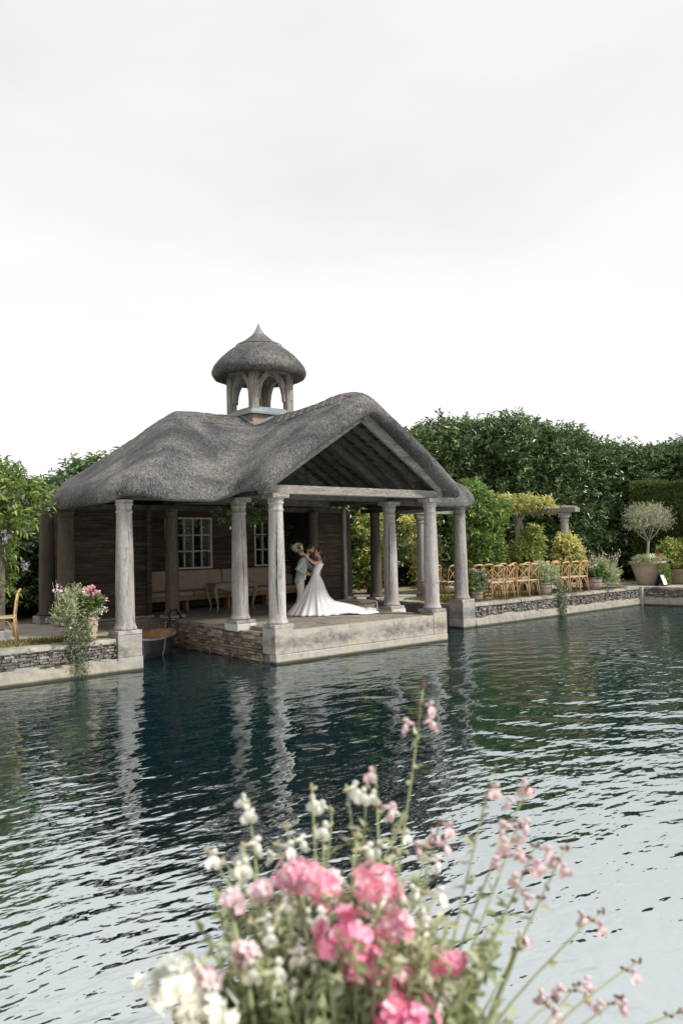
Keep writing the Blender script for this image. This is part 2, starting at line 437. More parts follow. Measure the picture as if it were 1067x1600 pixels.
def make_water():
    m, n, b, out = new_mat('pond_water')
    b.inputs['Base Color'].default_value = (0.001, 0.016, 0.020, 1)
    b.inputs['Roughness'].default_value = 0.4
    b.inputs['Specular IOR Level'].default_value = 0.0
    def height(scale, stretch, rot, amp, detail, loc, dist=0.0):
        t = n.nodes.new('ShaderNodeTexCoord'); q = n.nodes.new('ShaderNodeMapping')
        q.inputs['Rotation'].default_value = (0, 0, R(rot)); q.inputs['Scale'].default_value = stretch; q.inputs['Location'].default_value = loc
        z = n.nodes.new('ShaderNodeTexNoise'); z.inputs['Scale'].default_value = scale; z.inputs['Detail'].default_value = detail; z.inputs['Roughness'].default_value = 0.42
        z.inputs['Distortion'].default_value = dist
        n.links.new(t.outputs['Object'], q.inputs['Vector']); n.links.new(q.outputs[0], z.inputs['Vector'])
        k = n.nodes.new('ShaderNodeMath'); k.operation = 'MULTIPLY'; k.inputs[1].default_value = amp; n.links.new(z.outputs['Fac'], k.inputs[0])
        return k.outputs[0]
    def add2(a, c):
        k = n.nodes.new('ShaderNodeMath'); k.operation = 'ADD'; n.links.new(a, k.inputs[0]); n.links.new(c, k.inputs[1]); return k.outputs[0]
    h = height(1.7, (1, 1.6, 1), 32, 0.033, 2.0, (0, 0, 0), 0.25)
    h2 = height(4.8, (0.8, 1.6, 1), 44, 0.0165, 2.0, (7, 3, 0))
    h2 = add2(h2, height(9.0, (0.8, 1.5, 1), 30, 0.0042, 2.0, (2, 9, 0)))
    # the breeze: small waves are livelier towards the far side and come in patches
    t0 = n.nodes.new('ShaderNodeTexCoord'); s0 = n.nodes.new('ShaderNodeSeparateXYZ'); n.links.new(t0.outputs['Object'], s0.inputs[0])
    q0 = n.nodes.new('ShaderNodeMapping'); q0.inputs['Location'].default_value = (0.25, 0.35, 0); q0.inputs['Scale'].default_value = (0.16, 0.13, 1)
    n.links.new(t0.outputs['Object'], q0.inputs['Vector'])
    l0 = n.nodes.new('ShaderNodeVectorMath'); l0.operation = 'LENGTH'; n.links.new(q0.outputs[0], l0.inputs[0])
    m0 = n.nodes.new('ShaderNodeMapRange'); m0.interpolation_type = 'SMOOTHSTEP'; m0.inputs['From Min'].default_value = 0.35; m0.inputs['From Max'].default_value = 1.3; m0.inputs['To Min'].default_value = 0.5; m0.inputs['To Max'].default_value = 1.35
    n.links.new(l0.outputs['Value'], m0.inputs['Value'])
    g0 = height(0.28, (1, 1, 1), 0, 1.6, 2.0, (3, 1, 0)); g1 = n.nodes.new('ShaderNodeMath'); g1.operation = 'ADD'; g1.inputs[1].default_value = 0.2; n.links.new(g0, g1.inputs[0])
    g2 = n.nodes.new('ShaderNodeMath'); g2.operation = 'MULTIPLY'; n.links.new(m0.outputs[0], g2.inputs[0]); n.links.new(g1.outputs[0], g2.inputs[1])
    g3 = n.nodes.new('ShaderNodeMath'); g3.operation = 'MULTIPLY'; n.links.new(h2, g3.inputs[0]); n.links.new(g2.outputs[0], g3.inputs[1])
    h = add2(h, g3.outputs[0])
    # rings spreading from something that broke the surface towards the right bank
    t = n.nodes.new('ShaderNodeTexCoord'); q = n.nodes.new('ShaderNodeMapping'); q.inputs['Location'].default_value = (-2.8, 5.4, 0)
    n.links.new(t.outputs['Object'], q.inputs['Vector'])
    wv = n.nodes.new('ShaderNodeTexWave'); wv.wave_type = 'RINGS'; wv.rings_direction = 'SPHERICAL'
    wv.inputs['Scale'].default_value = 0.42; wv.inputs['Distortion'].default_value = 2.2; wv.inputs['Detail'].default_value = 1.5; wv.inputs['Detail Scale'].default_value = 0.7
    n.links.new(q.outputs[0], wv.inputs['Vector'])
    ln = n.nodes.new('ShaderNodeVectorMath'); ln.operation = 'LENGTH'; n.links.new(q.outputs[0], ln.inputs[0])
    mr = n.nodes.new('ShaderNodeMapRange'); mr.inputs['From Min'].default_value = 7.5; mr.inputs['From Max'].default_value = 2.5; mr.inputs['To Max'].default_value = 0.010
    n.links.new(ln.outputs['Value'], mr.inputs['Value'])
    k = n.nodes.new('ShaderNodeMath'); k.operation = 'MULTIPLY'; n.links.new(wv.outputs['Fac'], k.inputs[0]); n.links.new(mr.outputs[0], k.inputs[1])
    h = add2(h, k.outputs[0])
    bp = n.nodes.new('ShaderNodeBump'); bp.inputs['Strength'].default_value = 1.0; bp.inputs['Distance'].default_value = 1.0
    n.links.new(h, bp.inputs['Height'])
    gl = n.nodes.new('ShaderNodeBsdfGlossy'); gl.inputs['Roughness'].default_value = 0.015; gl.inputs['Color'].default_value = (0.90, 0.965, 0.98, 1)
    n.links.new(bp.outputs[0], gl.inputs['Normal']); n.links.new(bp.outputs[0], b.inputs['Normal'])
    lw = n.nodes.new('ShaderNodeLayerWeight'); lw.inputs['Blend'].default_value = 0.5; n.links.new(bp.outputs[0], lw.inputs['Normal'])
    rr = ramp(n, [(0.0, (0.2,) * 3), (0.38, (0.70,) * 3), (0.52, (0.85,) * 3), (0.68, (0.70,) * 3), (0.80, (0.50,) * 3), (1.0, (0.60,) * 3)])
    n.links.new(lw.outputs['Facing'], rr.inputs['Fac'])
    ms = n.nodes.new('ShaderNodeMixShader'); n.links.new(rr.outputs[0], ms.inputs['Fac'])
    n.links.new(b.outputs[0], ms.inputs[1]); n.links.new(gl.outputs[0], ms.inputs[2])
    n.links.new(ms.outputs[0], out.inputs['Surface'])
    return m
M['water'] = make_water()
M['laurel'] = mat_leaf('laurel_leaf', [(0.0, (0.036, 0.078, 0.032)), (0.45, (0.092, 0.168, 0.064)), (0.8, (0.185, 0.275, 0.115)), (1, (0.33, 0.39, 0.21))], 0.32, 0.25, 0.8, 0.7)
M['yew'] = mat_leaf('yew_leaf', [(0.0, (0.05, 0.085, 0.026)), (0.6, (0.115, 0.175, 0.052)), (1, (0.26, 0.32, 0.12))], 0.6, 0.15, 0.2, 0.8)
M['wisteria'] = mat_leaf('wisteria_leaf', [(0.0, (0.07, 0.13, 0.032)), (0.5, (0.19, 0.29, 0.08)), (0.85, (0.36, 0.45, 0.15)), (1, (0.58, 0.59, 0.32))], 0.5, 0.35, 0.25)
M['climber'] = mat_leaf('green_climber_leaf', [(0.0, (0.07, 0.14, 0.035)), (0.5, (0.17, 0.28, 0.075)), (1, (0.38, 0.47, 0.16))], 0.5, 0.3, 0.25)
M['golden'] = mat_leaf('golden_leaf', [(0.0, (0.30, 0.33, 0.08)), (0.45, (0.60, 0.60, 0.20)), (0.8, (0.76, 0.71, 0.34)), (1, (0.84, 0.79, 0.50))], 0.5, 0.4, 0.2)
M['limegold'] = mat_leaf('lime_leaf', [(0.0, (0.14, 0.20, 0.05)), (0.5, (0.36, 0.43, 0.12)), (1, (0.68, 0.66, 0.30))], 0.5, 0.35, 0.2)
M['olive'] = mat_leaf('olive_leaf', [(0.0, (0.24, 0.26, 0.18)), (0.5, (0.42, 0.43, 0.32)), (1, (0.64, 0.63, 0.52))], 0.6, 0.2, 0.2)
M['trail'] = mat_leaf('trailing_leaf', [(0.0, (0.06, 0.095, 0.05)), (0.5, (0.16, 0.20, 0.12)), (1, (0.40, 0.42, 0.30))], 0.6, 0.2, 0.2, 4)
M['sage'] = mat_leaf('sage_leaf', [(0.0, (0.25, 0.30, 0.15)), (0.5, (0.45, 0.49, 0.30)), (1, (0.66, 0.68, 0.52))], 0.6, 0.4, 0.2, 5)
M['geranium_leaf'] = mat_leaf('geranium_leaf', [(0.0, (0.03, 0.075, 0.018)), (0.6, (0.08, 0.15, 0.04)), (1, (0.22, 0.27, 0.08))], 0.6, 0.25, 0.25, 6)
M['bark'] = mat_grain('bark', [(0.3, (0.07, 0.055, 0.045)), (0.7, (0.20, 0.165, 0.135))], 9, (1, 1, 0.3), 0.9, 0.6)
M['olive_bark'] = mat_grain('olive_bark', [(0.3, (0.22, 0.20, 0.17)), (0.7, (0.42, 0.40, 0.35))], 9, (1, 1, 0.3), 0.9, 0.5)
M['stem'] = mat_plain('green_stem', (0.27, 0.31, 0.16), 0.6, var=0.25)
M['stem_dark'] = mat_plain('brown_stem', (0.20, 0.17, 0.10), 0.6, var=0.25)
M['calyx'] = mat_plain('calyx', (0.44, 0.40, 0.26), 0.6, var=0.3, scale=60)
M['calyx_dark'] = mat_plain('dark_calyx', (0.15, 0.07, 0.065), 0.6, var=0.3, scale=60)
def mat_petal(name, stops):
    return mat_leaf(name, stops, 0.6, 0.3, 0.15, 20)
M['petal_white'] = mat_petal('white_petal', [(0, (0.92, 0.92, 0.91)), (1, (0.95, 0.95, 0.95))])
M['petal_blush'] = mat_petal('blush_petal', [(0, (0.86, 0.60, 0.72)), (1, (0.90, 0.78, 0.84))])
M['petal_pink'] = mat_petal('pink_petal', [(0, (0.88, 0.33, 0.52)), (0.5, (0.91, 0.48, 0.64)), (1, (0.94, 0.74, 0.83))])
M['petal_hot'] = mat_petal('hot_pink_petal', [(0, (0.85, 0.19, 0.42)), (0.5, (0.89, 0.33, 0.55)), (1, (0.93, 0.62, 0.76))])
M['petal_red'] = mat_petal('red_petal', [(0, (0.62, 0.03, 0.03)), (1, (0.75, 0.06, 0.05))])
M['petal_lilac'] = mat_petal('lilac_petal', [(0, (0.40, 0.34, 0.52)), (1, (0.60, 0.54, 0.68))])
M['chair'] = mat_grain('honey_beech', [(0.3, (0.33, 0.18, 0.08)), (0.7, (0.52, 0.325, 0.165))], 6, (1, 1, 0.3), 0.4, 0.05, vary=0.12, spec=0.45)
M['chair_seat'] = mat_plain('rattan_seat', (0.42, 0.33, 0.235), 0.7, bump=0.3, scale=40)
M['terracotta'] = mat_grain('terracotta', [(0.3, (0.31, 0.225, 0.165)), (0.7, (0.46, 0.365, 0.285))], 6, (1, 1, 1), 0.85, 0.2, stain=(0.36, 0.31, 0.25), stain_scale=3)
M['barrel'] = mat_grain('barrel_oak', [(0.3, (0.17, 0.135, 0.105)), (0.7, (0.36, 0.30, 0.245))], 6, (1, 1, 0.3), 0.85, 0.3)
M['hoop'] = mat_plain('rusty_hoop', (0.13, 0.10, 0.085), 0.6)
M['hull'] = mat_grain('dark_hull_paint', [(0.3, (0.010, 0.012, 0.015)), (0.7, (0.024, 0.027, 0.032))], 4, (1, 1, 1), 0.45, 0.05, stain=(0.05, 0.05, 0.05), stain_scale=2.5, stain_lo=0.55)
M['boat_in'] = mat_grain('varnished_boat_inside', [(0.3, (0.30, 0.13, 0.04)), (0.7, (0.50, 0.25, 0.09))], 5, (1, 4, 1), 0.4, 0.1, spec=0.5)
M['gunwale'] = mat_plain('worn_gunwale', (0.22, 0.21, 0.195), 0.6)
M['cushion'] = mat_plain('beige_cushion', (0.33, 0.265, 0.20), 0.9, bump=0.2, scale=5)
M['bench'] = mat_plain('bench_oak', (0.26, 0.155, 0.085), 0.65, var=0.3)
M['table'] = mat_grain('limed_carved_wood', [(0.3, (0.10, 0.09, 0.078)), (0.7, (0.38, 0.35, 0.31))], 22, (1, 1, 1), 0.8, 0.8)
M['muntin'] = mat_plain('pale_window_bar', (0.50, 0.455, 0.40), 0.7)
M['rope'] = mat_plain('black_rope', (0.02, 0.02, 0.02), 0.8)
M['black'] = mat_plain('black_board', (0.03, 0.03, 0.03), 0.5)
M['paper'] = mat_plain('white_card', (0.8, 0.8, 0.79), 0.6, var=0.02)
M['skin_m'] = mat_plain('tanned_skin', (0.40, 0.20, 0.13), 0.55, var=0.08, scale=20)
M['skin_f'] = mat_plain('fair_skin', (0.62, 0.38, 0.28), 0.5, var=0.06, scale=20)
M['hair_m'] = mat_plain('cropped_hair', (0.05, 0.036, 0.03), 0.7, var=0.3, scale=60)
M['hair_f'] = mat_plain('brown_hair', (0.06, 0.034, 0.022), 0.5, var=0.4, scale=40)
M['jacket'] = mat_grain('grey_linen', [(0.3, (0.29, 0.31, 0.30)), (0.7, (0.40, 0.42, 0.405))], 30, (1, 1, 1), 0.9, 0.2, detail=3)
M['trousers'] = mat_plain('cream_trousers', (0.55, 0.51, 0.45), 0.85, var=0.06)
M['shirt'] = mat_plain('white_shirt', (0.78, 0.79, 0.80), 0.8, var=0.03)
M['tie'] = mat_plain('navy_tie', (0.025, 0.03, 0.055), 0.6)
M['shoe'] = mat_plain('tan_shoe', (0.12, 0.06, 0.03), 0.45)
M['dress'] = mat_grain('ivory_satin', [(0.3, (0.78, 0.765, 0.765)), (0.7, (0.86, 0.85, 0.85))], 6, (1, 1, 1), 0.55, 0.05, spec=0.3)
M['eye'] = mat_plain('dark_eye', (0.02, 0.015, 0.012), 0.3)
M['lip'] = mat_plain('lips', (0.45, 0.13, 0.12), 0.5)

def make_glass():
    m, n, b, out = new_mat('window_glass')
    t = n.nodes.new('ShaderNodeBsdfTransparent'); g = n.nodes.new('ShaderNodeBsdfGlossy'); g.inputs['Roughness'].default_value = 0.02
    ms = n.nodes.new('ShaderNodeMixShader'); ms.inputs['Fac'].default_value = 0.008
    n.links.new(t.outputs[0], ms.inputs[1]); n.links.new(g.outputs[0], ms.inputs[2]); n.links.new(ms.outputs[0], out.inputs['Surface'])
    return m
M['glass'] = make_glass()

# ------------------------------------------------------------------ foliage tools (numpy)
def norm(a): return a / np.maximum(np.linalg.norm(a, axis=-1, keepdims=True), 1e-9)

def leaf_arrays(rs, P, D, L, W, fold=0.25, droop=0.15):
    """P root, D direction, L, W arrays -> 4-vertex folded leaves"""
    n = len(P)
    D = norm(D)
    up = norm(rs.normal(size=(n, 3)) * 0.55 + np.array([0, 0, 1.0]))
    S = norm(np.cross(D, up)); N = np.cross(S, D)
    L = np.broadcast_to(np.asarray(L), (n,))[:, None]; W = np.broadcast_to(np.asarray(W), (n,))[:, None]
    mid = P + D * L * 0.45
    V = np.empty((n, 4, 3))
    V[:, 0] = P
    V[:, 1] = mid + S * W * 0.5 + N * W * fold
    V[:, 2] = P + D * L - N * L * droop
    V[:, 3] = mid - S * W * 0.5 + N * W * fold
    return V

def quads_mesh(name, V, mat, extra=None):
    """V (n,4,3): two triangles per leaf, split down the midrib"""
    n = len(V)
    me = bpy.data.meshes.new(name)
    vs = V.reshape(-1, 3)
    base = (np.arange(n) * 4)[:, None]
    F = np.concatenate([base + np.array([0, 1, 2]), base + np.array([0, 2, 3])], axis=1).reshape(-1, 3)
    if extra is not None:
        ev, ef = extra
        ef = np.asarray(ef) + len(vs)
        vs = np.concatenate([vs, np.asarray(ev)]); F = np.concatenate([F, ef])
    me.vertices.add(len(vs)); me.vertices.foreach_set('co', np.ascontiguousarray(vs, dtype=np.float32).ravel())
    me.loops.add(F.size); me.loops.foreach_set('vertex_index', F.astype(np.int32).ravel())
    me.polygons.add(len(F)); me.polygons.foreach_set('loop_start', np.arange(0, F.size, 3, dtype=np.int32))
    me.update(calc_edges=True); me.validate()
    me.materials.append(mat)
    return me

def crown_points(rs, lobes, n, low=-0.5, depth=0.3, bury=0.75):
    """points near the skins of a bunch of ellipsoids, with outward directions"""
    C = np.array([l[0] for l in lobes], float); Rr = np.array([l[1] for l in lobes], float)
    area = (Rr[:, 0] * Rr[:, 2] + Rr[:, 0] * Rr[:, 1] + Rr[:, 1] * Rr[:, 2]); area = area / area.sum()
    P, D = [], []
    got = 0
    while got < n:
        k = rs.choice(len(lobes), size=n, p=area)
        d = norm(rs.normal(size=(n, 3)))
        keep = d[:, 2] > low
        d, k = d[keep], k[keep]
        f = 1 - depth * rs.rand(len(d)) ** 1.6
        p = C[k] + d * Rr[k] * f[:, None]
        inside = np.zeros(len(p), bool)
        for i in range(len(lobes)):
            q = ((p - C[i]) / Rr[i])
            inside |= (np.linalg.norm(q, axis=1) < bury) & (k != i)
        p, d = p[~inside], norm(d[~inside] / Rr[k[~inside]])
        P.append(p); D.append(d); got += len(p)
    return np.concatenate(P)[:n], np.concatenate(D)[:n]

def shoot_leaves(rs, P, D, m, slen, L, W, up=0.4, spread=0.9, jl=0.3):
    """each point grows a short shoot carrying m leaves"""
    n = len(P)
    S = norm(D * (1 - up) + np.array([0, 0, up]) + rs.normal(size=(n, 3)) * 0.28)
    t = (np.arange(m) + 0.5) / m
    sl = slen * (0.6 + 0.8 * rs.rand(n))
    PP = P[:, None, :] + S[:, None, :] * (t[None, :, None] * sl[:, None, None])
    side = norm(np.cross(S[:, None, :], rs.normal(size=(n, m, 3))))
    DD = norm(side * spread + S[:, None, :] * 0.65)
    PP, DD = PP.reshape(-1, 3), DD.reshape(-1, 3)
    q = 1 + jl * (rs.rand(len(PP)) * 2 - 1)
    return leaf_arrays(rs, PP, DD, L * q, W * q)

def core_mesh(lobes, k=0.72, org=None):
    b = MB()
    for i, (c, r) in enumerate(lobes):
        b.blob(c, [x * k for x in r], 12, 8, 0.35, i * 3.1)
    tris = []
    for f in b.f:
        for j in range(1, len(f) - 1): tris.append((f[0], f[j], f[j + 1]))
    return b.v, tris

# ================================================================== SETTING
WATER_Z, BANK_Z, FLOOR_Z = 0.0, 0.66, 0.68
def poly_sheet(name, pts, z, mat):
    bm = bmesh.new()
    vs = [bm.verts.new((x, y, z)) for x, y in pts]
    f = bm.faces.new(vs)
    bmesh.ops.triangulate(bm, faces=[f])
    bmesh.ops.recalc_face_normals(bm, faces=bm.faces)
    me = bpy.data.meshes.new(name); bm.to_mesh(me); bm.free()
    if me.polygons[0].normal.z < 0: me.flip_normals()
    me.materials.append(mat)
    return tag(link(name, me), kind='structure')

poly_sheet('ground', [(-60, 1.62), (-2.30, 1.62), (-2.30, 5.15), (-0.02, 5.15), (5.23, 5.15), (7.49, 5.15), (7.49, 1.62), (17.55, 1.86),
                      (18.05, 0.4), (18.7, -13.2), (600, -13.2), (600, 600), (-600, 600), (-600, 1.62)], BANK_Z, M['ground'])
nb = MB().add([(-600, -600, .86), (600, -600, .86), (600, -13.5, .86), (-600, -13.5, .86)], [(0, 1, 2, 3)]).add([(-11.2, -13.5, .86), (-7.5, -13.5, .86), (-7.5, -13.05, .86), (-11.2, -13.05, .86)], [(0, 1, 2, 3)])
tag(nb.build('near_bank', M['ground']), kind='structure')
nbw = thing('near_bank_wall', None, None, kind='structure')
MB().bbox((-60, -13.5, -0.6), (-11.5, -13.22, 0.80)).bbox((-11.49, -13.5, -0.6), (-7.21, -12.78, 0.80)).bbox((-7.2, -13.5, -0.6), (18.7, -13.22, 0.80)).build('mortar_core', M['mortar'], nbw)
nr_ = random.Random(17)
for x0, x1, y0, y1 in ((-22, -11.51, -13.52, -13.19), (-11.52, -7.19, -13.08, -12.75), (-7.17, 12.0, -13.52, -13.19)):
    x = x0
    while x < x1 - 0.05:
        w_ = min(nr_.uniform(0.6, 1.1), x1 - x)
        MB().bbox((x + .004, y0, 0.802), (x + w_ - .004, y1 + nr_.uniform(-.012, .012), 0.872 + nr_.uniform(-.005, .005))).build('coping_stone', M['coping'], nbw, bevel=0.012)
        x += w_
wm = MB().add([(-60, -13.3, 0), (18.7, -13.3, 0), (18.7, 5.3, 0), (-60, 5.3, 0)], [(0, 1, 2, 3)])
tag(wm.build('water', M['water']), kind='structure')
# pale paths on the bank
poly_sheet('path', [(-12, 3.25), (-4.9, 3.1), (-4.0, 3.25), (-3.1, 2.6), (-2.31, 2.4), (-2.31, 5.1), (-3.0, 6.6), (-12, 6.2)], BANK_Z + 0.005, M['gravel'])
poly_sheet('path', [(7.5, 3.4), (8.6, 4.2), (11.0, 5.6), (14.4, 6.4), (16.0, 3.6), (17.6, 2.0), (18.2, 0.6), (20.4, 0.2), (20.6, 3.4), (18.5, 5.4), (15.6, 8.2), (10.0, 8.2), (7.5, 7.2)], BANK_Z + 0.005, M['gravel'])

def bank_wall(name, p0, p1, n_cop, ztop=BANK_Z, rub_lo=0.27, seed=1):
    """a pond wall: coping stones, a band of rough dark rubble and a pale footing that steps out"""
    rr = random.Random(seed)
    p0, p1 = Vector((*p0, 0)), Vector((*p1, 0))
    d = (p1 - p0); L = d.length; d.normalize(); nrm = Vector((d.y, -d.x, 0))   # towards the water
    root = thing(name, None, None, (0, 0, 0), kind='structure')
    def slab(lo_t, hi_t, lo_n, hi_n, z0, z1, j=0.0):
        ps = []
        for z in (z0, z1):
            for t, q in ((lo_t, hi_n), (hi_t, hi_n), (hi_t, lo_n), (lo_t, lo_n)):
                v = p0 + d * (t + rr.uniform(-j, j)) + nrm * (q + rr.uniform(-j, j)); ps.append((v.x, v.y, z + rr.uniform(-j, j)))
        return ps, [(0, 3, 2, 1), (4, 5, 6, 7), (0, 1, 5, 4), (1, 2, 6, 5), (2, 3, 7, 6), (3, 0, 4, 7)]
    b = MB(); b.add(*slab(0.001, L - 0.001, -0.30, -0.045, -0.8, ztop - 0.012)); b.build('mortar_core', M['mortar'], root)
    # footing with a ragged top edge
    # one rough strip: lumpy face, broken top edge
    fb = MB(); n_ = max(4, int(L / 0.09)); prof_ = [(-0.05, 0.0), (0.015, 0.02), (0.06, -0.03), (0.075, -0.10), (0.085, -0.2), (0.09, -0.9)]
    vv = []
    for i_ in range(n_ + 1):
        t = L * i_ / n_
        for q_, (nn_, dz_) in enumerate(prof_):
            p_ = p0 + d * t
            k1 = mnoise.noise((p_.x * 2.3, p_.y * 2.3, seed + dz_ * 4)); k2 = mnoise.noise((p_.x * 7, p_.y * 7, seed + dz_ * 12 + 5))
            off = nn_ + (0.035 * k1 + 0.022 * k2 if q_ > 0 else 0); zz_ = rub_lo + dz_ + (0.05 * mnoise.noise((p_.x * 1.4, p_.y * 1.4, seed + 9)) + 0.03 * k2 if q_ < 4 else 0)
            v_ = p_ + nrm * off; vv.append((v_.x, v_.y, zz_))
    m_ = len(prof_)
    fb.add(vv, [(a_ * m_ + q_, a_ * m_ + q_ + 1, (a_ + 1) * m_ + q_ + 1, (a_ + 1) * m_ + q_) for a_ in range(n_) for q_ in range(m_ - 1)])
    fb.build('footing', M['foot'], root)
    o = None
    st = MB(); z = rub_lo - 0.03
    while z < ztop - 0.09:
        h = rr.uniform(0.04, 0.075); t = rr.uniform(-0.1, 0)
        while t < L:
            w_ = rr.uniform(0.05, 0.19); a, e = max(0, t), min(L, t + w_)
            if e - a > 0.03:
                hh = h * rr.uniform(0.75, 1.08)
                st.add(*slab(a + 0.006, e - 0.006, -0.09, rr.uniform(-0.03, 0.04), z, z + hh - 0.008, 0.013))
            t += w_
        z += h
    tag(st.build('rubble_stone', M['rubble'], root), kind='stuff')
    t = 0
    for k in range(n_cop):
        w_ = L / n_cop * rr.uniform(0.75, 1.25) if k < n_cop - 1 else L - t
        w_ = min(w_, L - t)
        if w_ < 0.05: break
        q = MB().add(*slab(t + 0.004, t + w_ - 0.004, -0.34, 0.03 + rr.uniform(-0.015, 0.02), ztop - 0.075, ztop + 0.012 + rr.uniform(-0.008, 0.008), 0.006))
        q.build('coping_stone', M['coping'], root, bevel=0.012)
        t += w_
    return root
bank_wall('bank_wall', (-16.0, 1.52), (-2.80, 1.52), 18, seed=3)
bank_wall('bank_wall', (8.00, 1.52), (17.55, 1.75), 13, seed=5)
bank_wall('bank_wall', (17.60, 1.75), (18.25, -3.5), 8, seed=8)
MB().bbox((17.45, 1.60, -0.8), (17.95, 2.1, BANK_Z + 0.02)).build('corner_stone', M['coping'], bpy.data.objects['bank_wall.002'], bevel=0.02)
# return walls along the two boat slips
def slip_wall(name, x0, x1, y0, y1):
    root = thing(name, None, None, kind='structure')
    MB().bbox((x0, y0, -0.8), (x1, y1, 0.60)).build('rough_wall', M['rubble'], root)
    n = max(1, int((y1 - y0) / 0.7))
    for k in range(n):
        a, e = y0 + (y1 - y0) * k / n, y0 + (y1 - y0) * (k + 1) / n
        MB().bbox((x0 - 0.02, a + 0.004, 0.602), (x1 + 0.02, e - 0.004, BANK_Z + 0.014)).build('coping_stone', M['coping'], root, bevel=0.01)
slip_wall('slip_wall', -2.52, -2.28, 2.02, 5.14)
slip_wall('slip_wall', 7.48, 7.72, 2.02, 5.14)
def back_slip(name, x0, x1):
    root = thing(name, None, None, kind='structure')
    MB().bbox((x0, 5.145, -0.8), (x1, 5.4, 0.60)).build('rough_wall', M['rubble_warm'], root)
    n = 3
    for k in range(n):
        a, e = x0 + (x1 - x0) * k / n, x0 + (x1 - x0) * (k + 1) / n
        MB().bbox((a + 0.004, 5.12, 0.602), (e - 0.004, 5.5, BANK_Z + 0.014)).build('coping_stone', M['coping'], root, bevel=0.01)
back_slip('slip_wall', -2.27, 0.055)
back_slip('slip_wall', 5.155, 7.47)

# piers at the two bank ends
def pier(x0, x1, y0, y1):
    r = thing('stone_pier', None, None, kind='structure')
    MB().bbox((x0, y0, 0.30), (x1, y1, 0.742)).build('pier_block', M['pier'], r, bevel=0.012)
    MB().bbox((x0 - 0.012, y0 - 0.012, -0.8), (x1 + 0.012, y1, 0.297)).build('pier_foot', M['pier'], r, bevel=0.012)
pier(-2.79, -2.27, 1.46, 2.0)
pier(7.46, 7.98, 1.46, 2.0)

# ------------------------------------------------------------------ platform
W = 5.21
pf = thing('stone_platform', None, None, kind='structure')
MB().bbox((0.06, 0.06, -0.8), (W - 0.06, 5.14, 0.60)).build('platform_core', M['mortar'], pf)
MB().bbox((0.47, 0.0, 0.20), (W - 0.47, 0.22, 0.672)).build('front_wall', M['render'], pf, bevel=0.015)
MB().bbox((0.0, -0.03, -0.8), (W, 0.22, 0.197)).build('front_footing', M['render'], pf, bevel=0.02)
for x0 in (0.0, W - 0.468):
    MB().bbox((x0, -0.008, 0.20), (x0 + 0.468, 0.47, 0.735)).build('corner_block', M['render'], pf, bevel=0.012)
# side walls of thin rough courses
def rough_side(x, sgn, y0, y1, mat, seed):
    rr = random.Random(seed); st = MB(); z = -0.1
    while z < 0.60:
        h = rr.uniform(0.045, 0.085); y = y0
        prow = 0.035 if z < 0.22 else 0.0
        while y < y1:
            l = min(rr.uniform(0.1, 0.34), y1 - y)
            if l < 0.03: break
            o = rr.uniform(-0.012, 0.03) + prow
            zt = min(z + h * rr.uniform(0.8, 1.05), 0.612)
            xa, xb = (x - o, x + 0.1) if sgn < 0 else (x - 0.1, x + o)
            st.bbox((xa, y + 0.005, z), (xb, y + l - 0.005, zt - 0.008), jit=0.007)
            y += l
        z += h
    tag(st.build('rough_stone', mat, pf), kind='stuff')
rough_side(0.03, -1, 0.475, 5.1, M['rubble_warm'], 11)
rough_side(W - 0.03, 1, 0.475, 5.1, M['rubble'], 12)
for k, (a, e) in enumerate(((2.05, 2.9), (2.9, 3.85), (3.85, 4.45))):
    MB().bbox((-0.035, a + 0.004, 0.605), (0.30, e - 0.004, 0.690)).build('edge_slab', M['flag'], pf, bevel=0.01)
for k, (a, e) in enumerate(((2.05, 2.9), (2.9, 3.85), (3.85, 5.1))):
    MB().bbox((W - 0.30, a + 0.004, 0.605), (W + 0.035, e - 0.004, 0.690)).build('edge_slab', M['flag'], pf, bevel=0.01)
MB().bbox((0.0, 1.47, 0.58), (0.5, 2.04, 0.737)).build('column_block', M['pale_block'], pf, bevel=0.008)
MB().bbox((W - 0.5, 1.47, 0.58), (W, 2.04, 0.737)).build('column_block', M['pale_block'], pf, bevel=0.008)
# flagstone floor
fl = thing('floor', None, None, kind='structure')
fr = random.Random(4)
y = 0.225
while y < 7.0:
    dy = fr.uniform(0.6, 0.85)
    xa, xb = (0.33, W - 0.33) if y < 5.1 else (-2.2, 7.4)
    if y < 5.1 and y + dy > 5.1: dy = 5.11 - y
    x = xa
    while x < xb - 0.01:
        dx = min(fr.uniform(0.65, 1.15), xb - x)
        if xb - x - dx < 0.25: dx = xb - x
        zt = FLOOR_Z + fr.uniform(-0.003, 0.006)
        skip = (y < 0.47 and (x < 0.475 or x + dx > W - 0.475))
        if skip and y < 0.47:
            lo = max(x, 0.475); hi = min(x + dx, W - 0.475)
            if hi - lo > 0.05: MB().bbox((lo + 0.004, y, 0.605), (hi - 0.004, y + dy - 0.008, zt)).build('flagstone', M['flag'], fl)
            lo2 = 0.476
            if y + dy > 0.52:
                MB().bbox((x + 0.004, 0.476, 0.605), (min(x + dx, lo if x < 0.475 else x + dx) - 0.004 if x < 0.475 else x + dx - 0.004, y + dy - 0.008, zt)).build('flagstone', M['flag'], fl) if x < 0.475 else MB().bbox((hi + 0.004, 0.476, 0.605), (x + dx - 0.004, y + dy - 0.008, zt)).build('flagstone', M['flag'], fl)
        else:
            MB().bbox((x + 0.004, y, 0.605), (x + dx - 0.004, y + dy - 0.008, zt)).build('flagstone', M['flag'], fl)
        x += dx
    y += dy

# ================================================================== BOATHOUSE
bh = thing('boathouse', 'thatched oak boathouse with stout columns, gabled porch and small thatched turret above the pond', 'boathouse', (0, 0, 0))

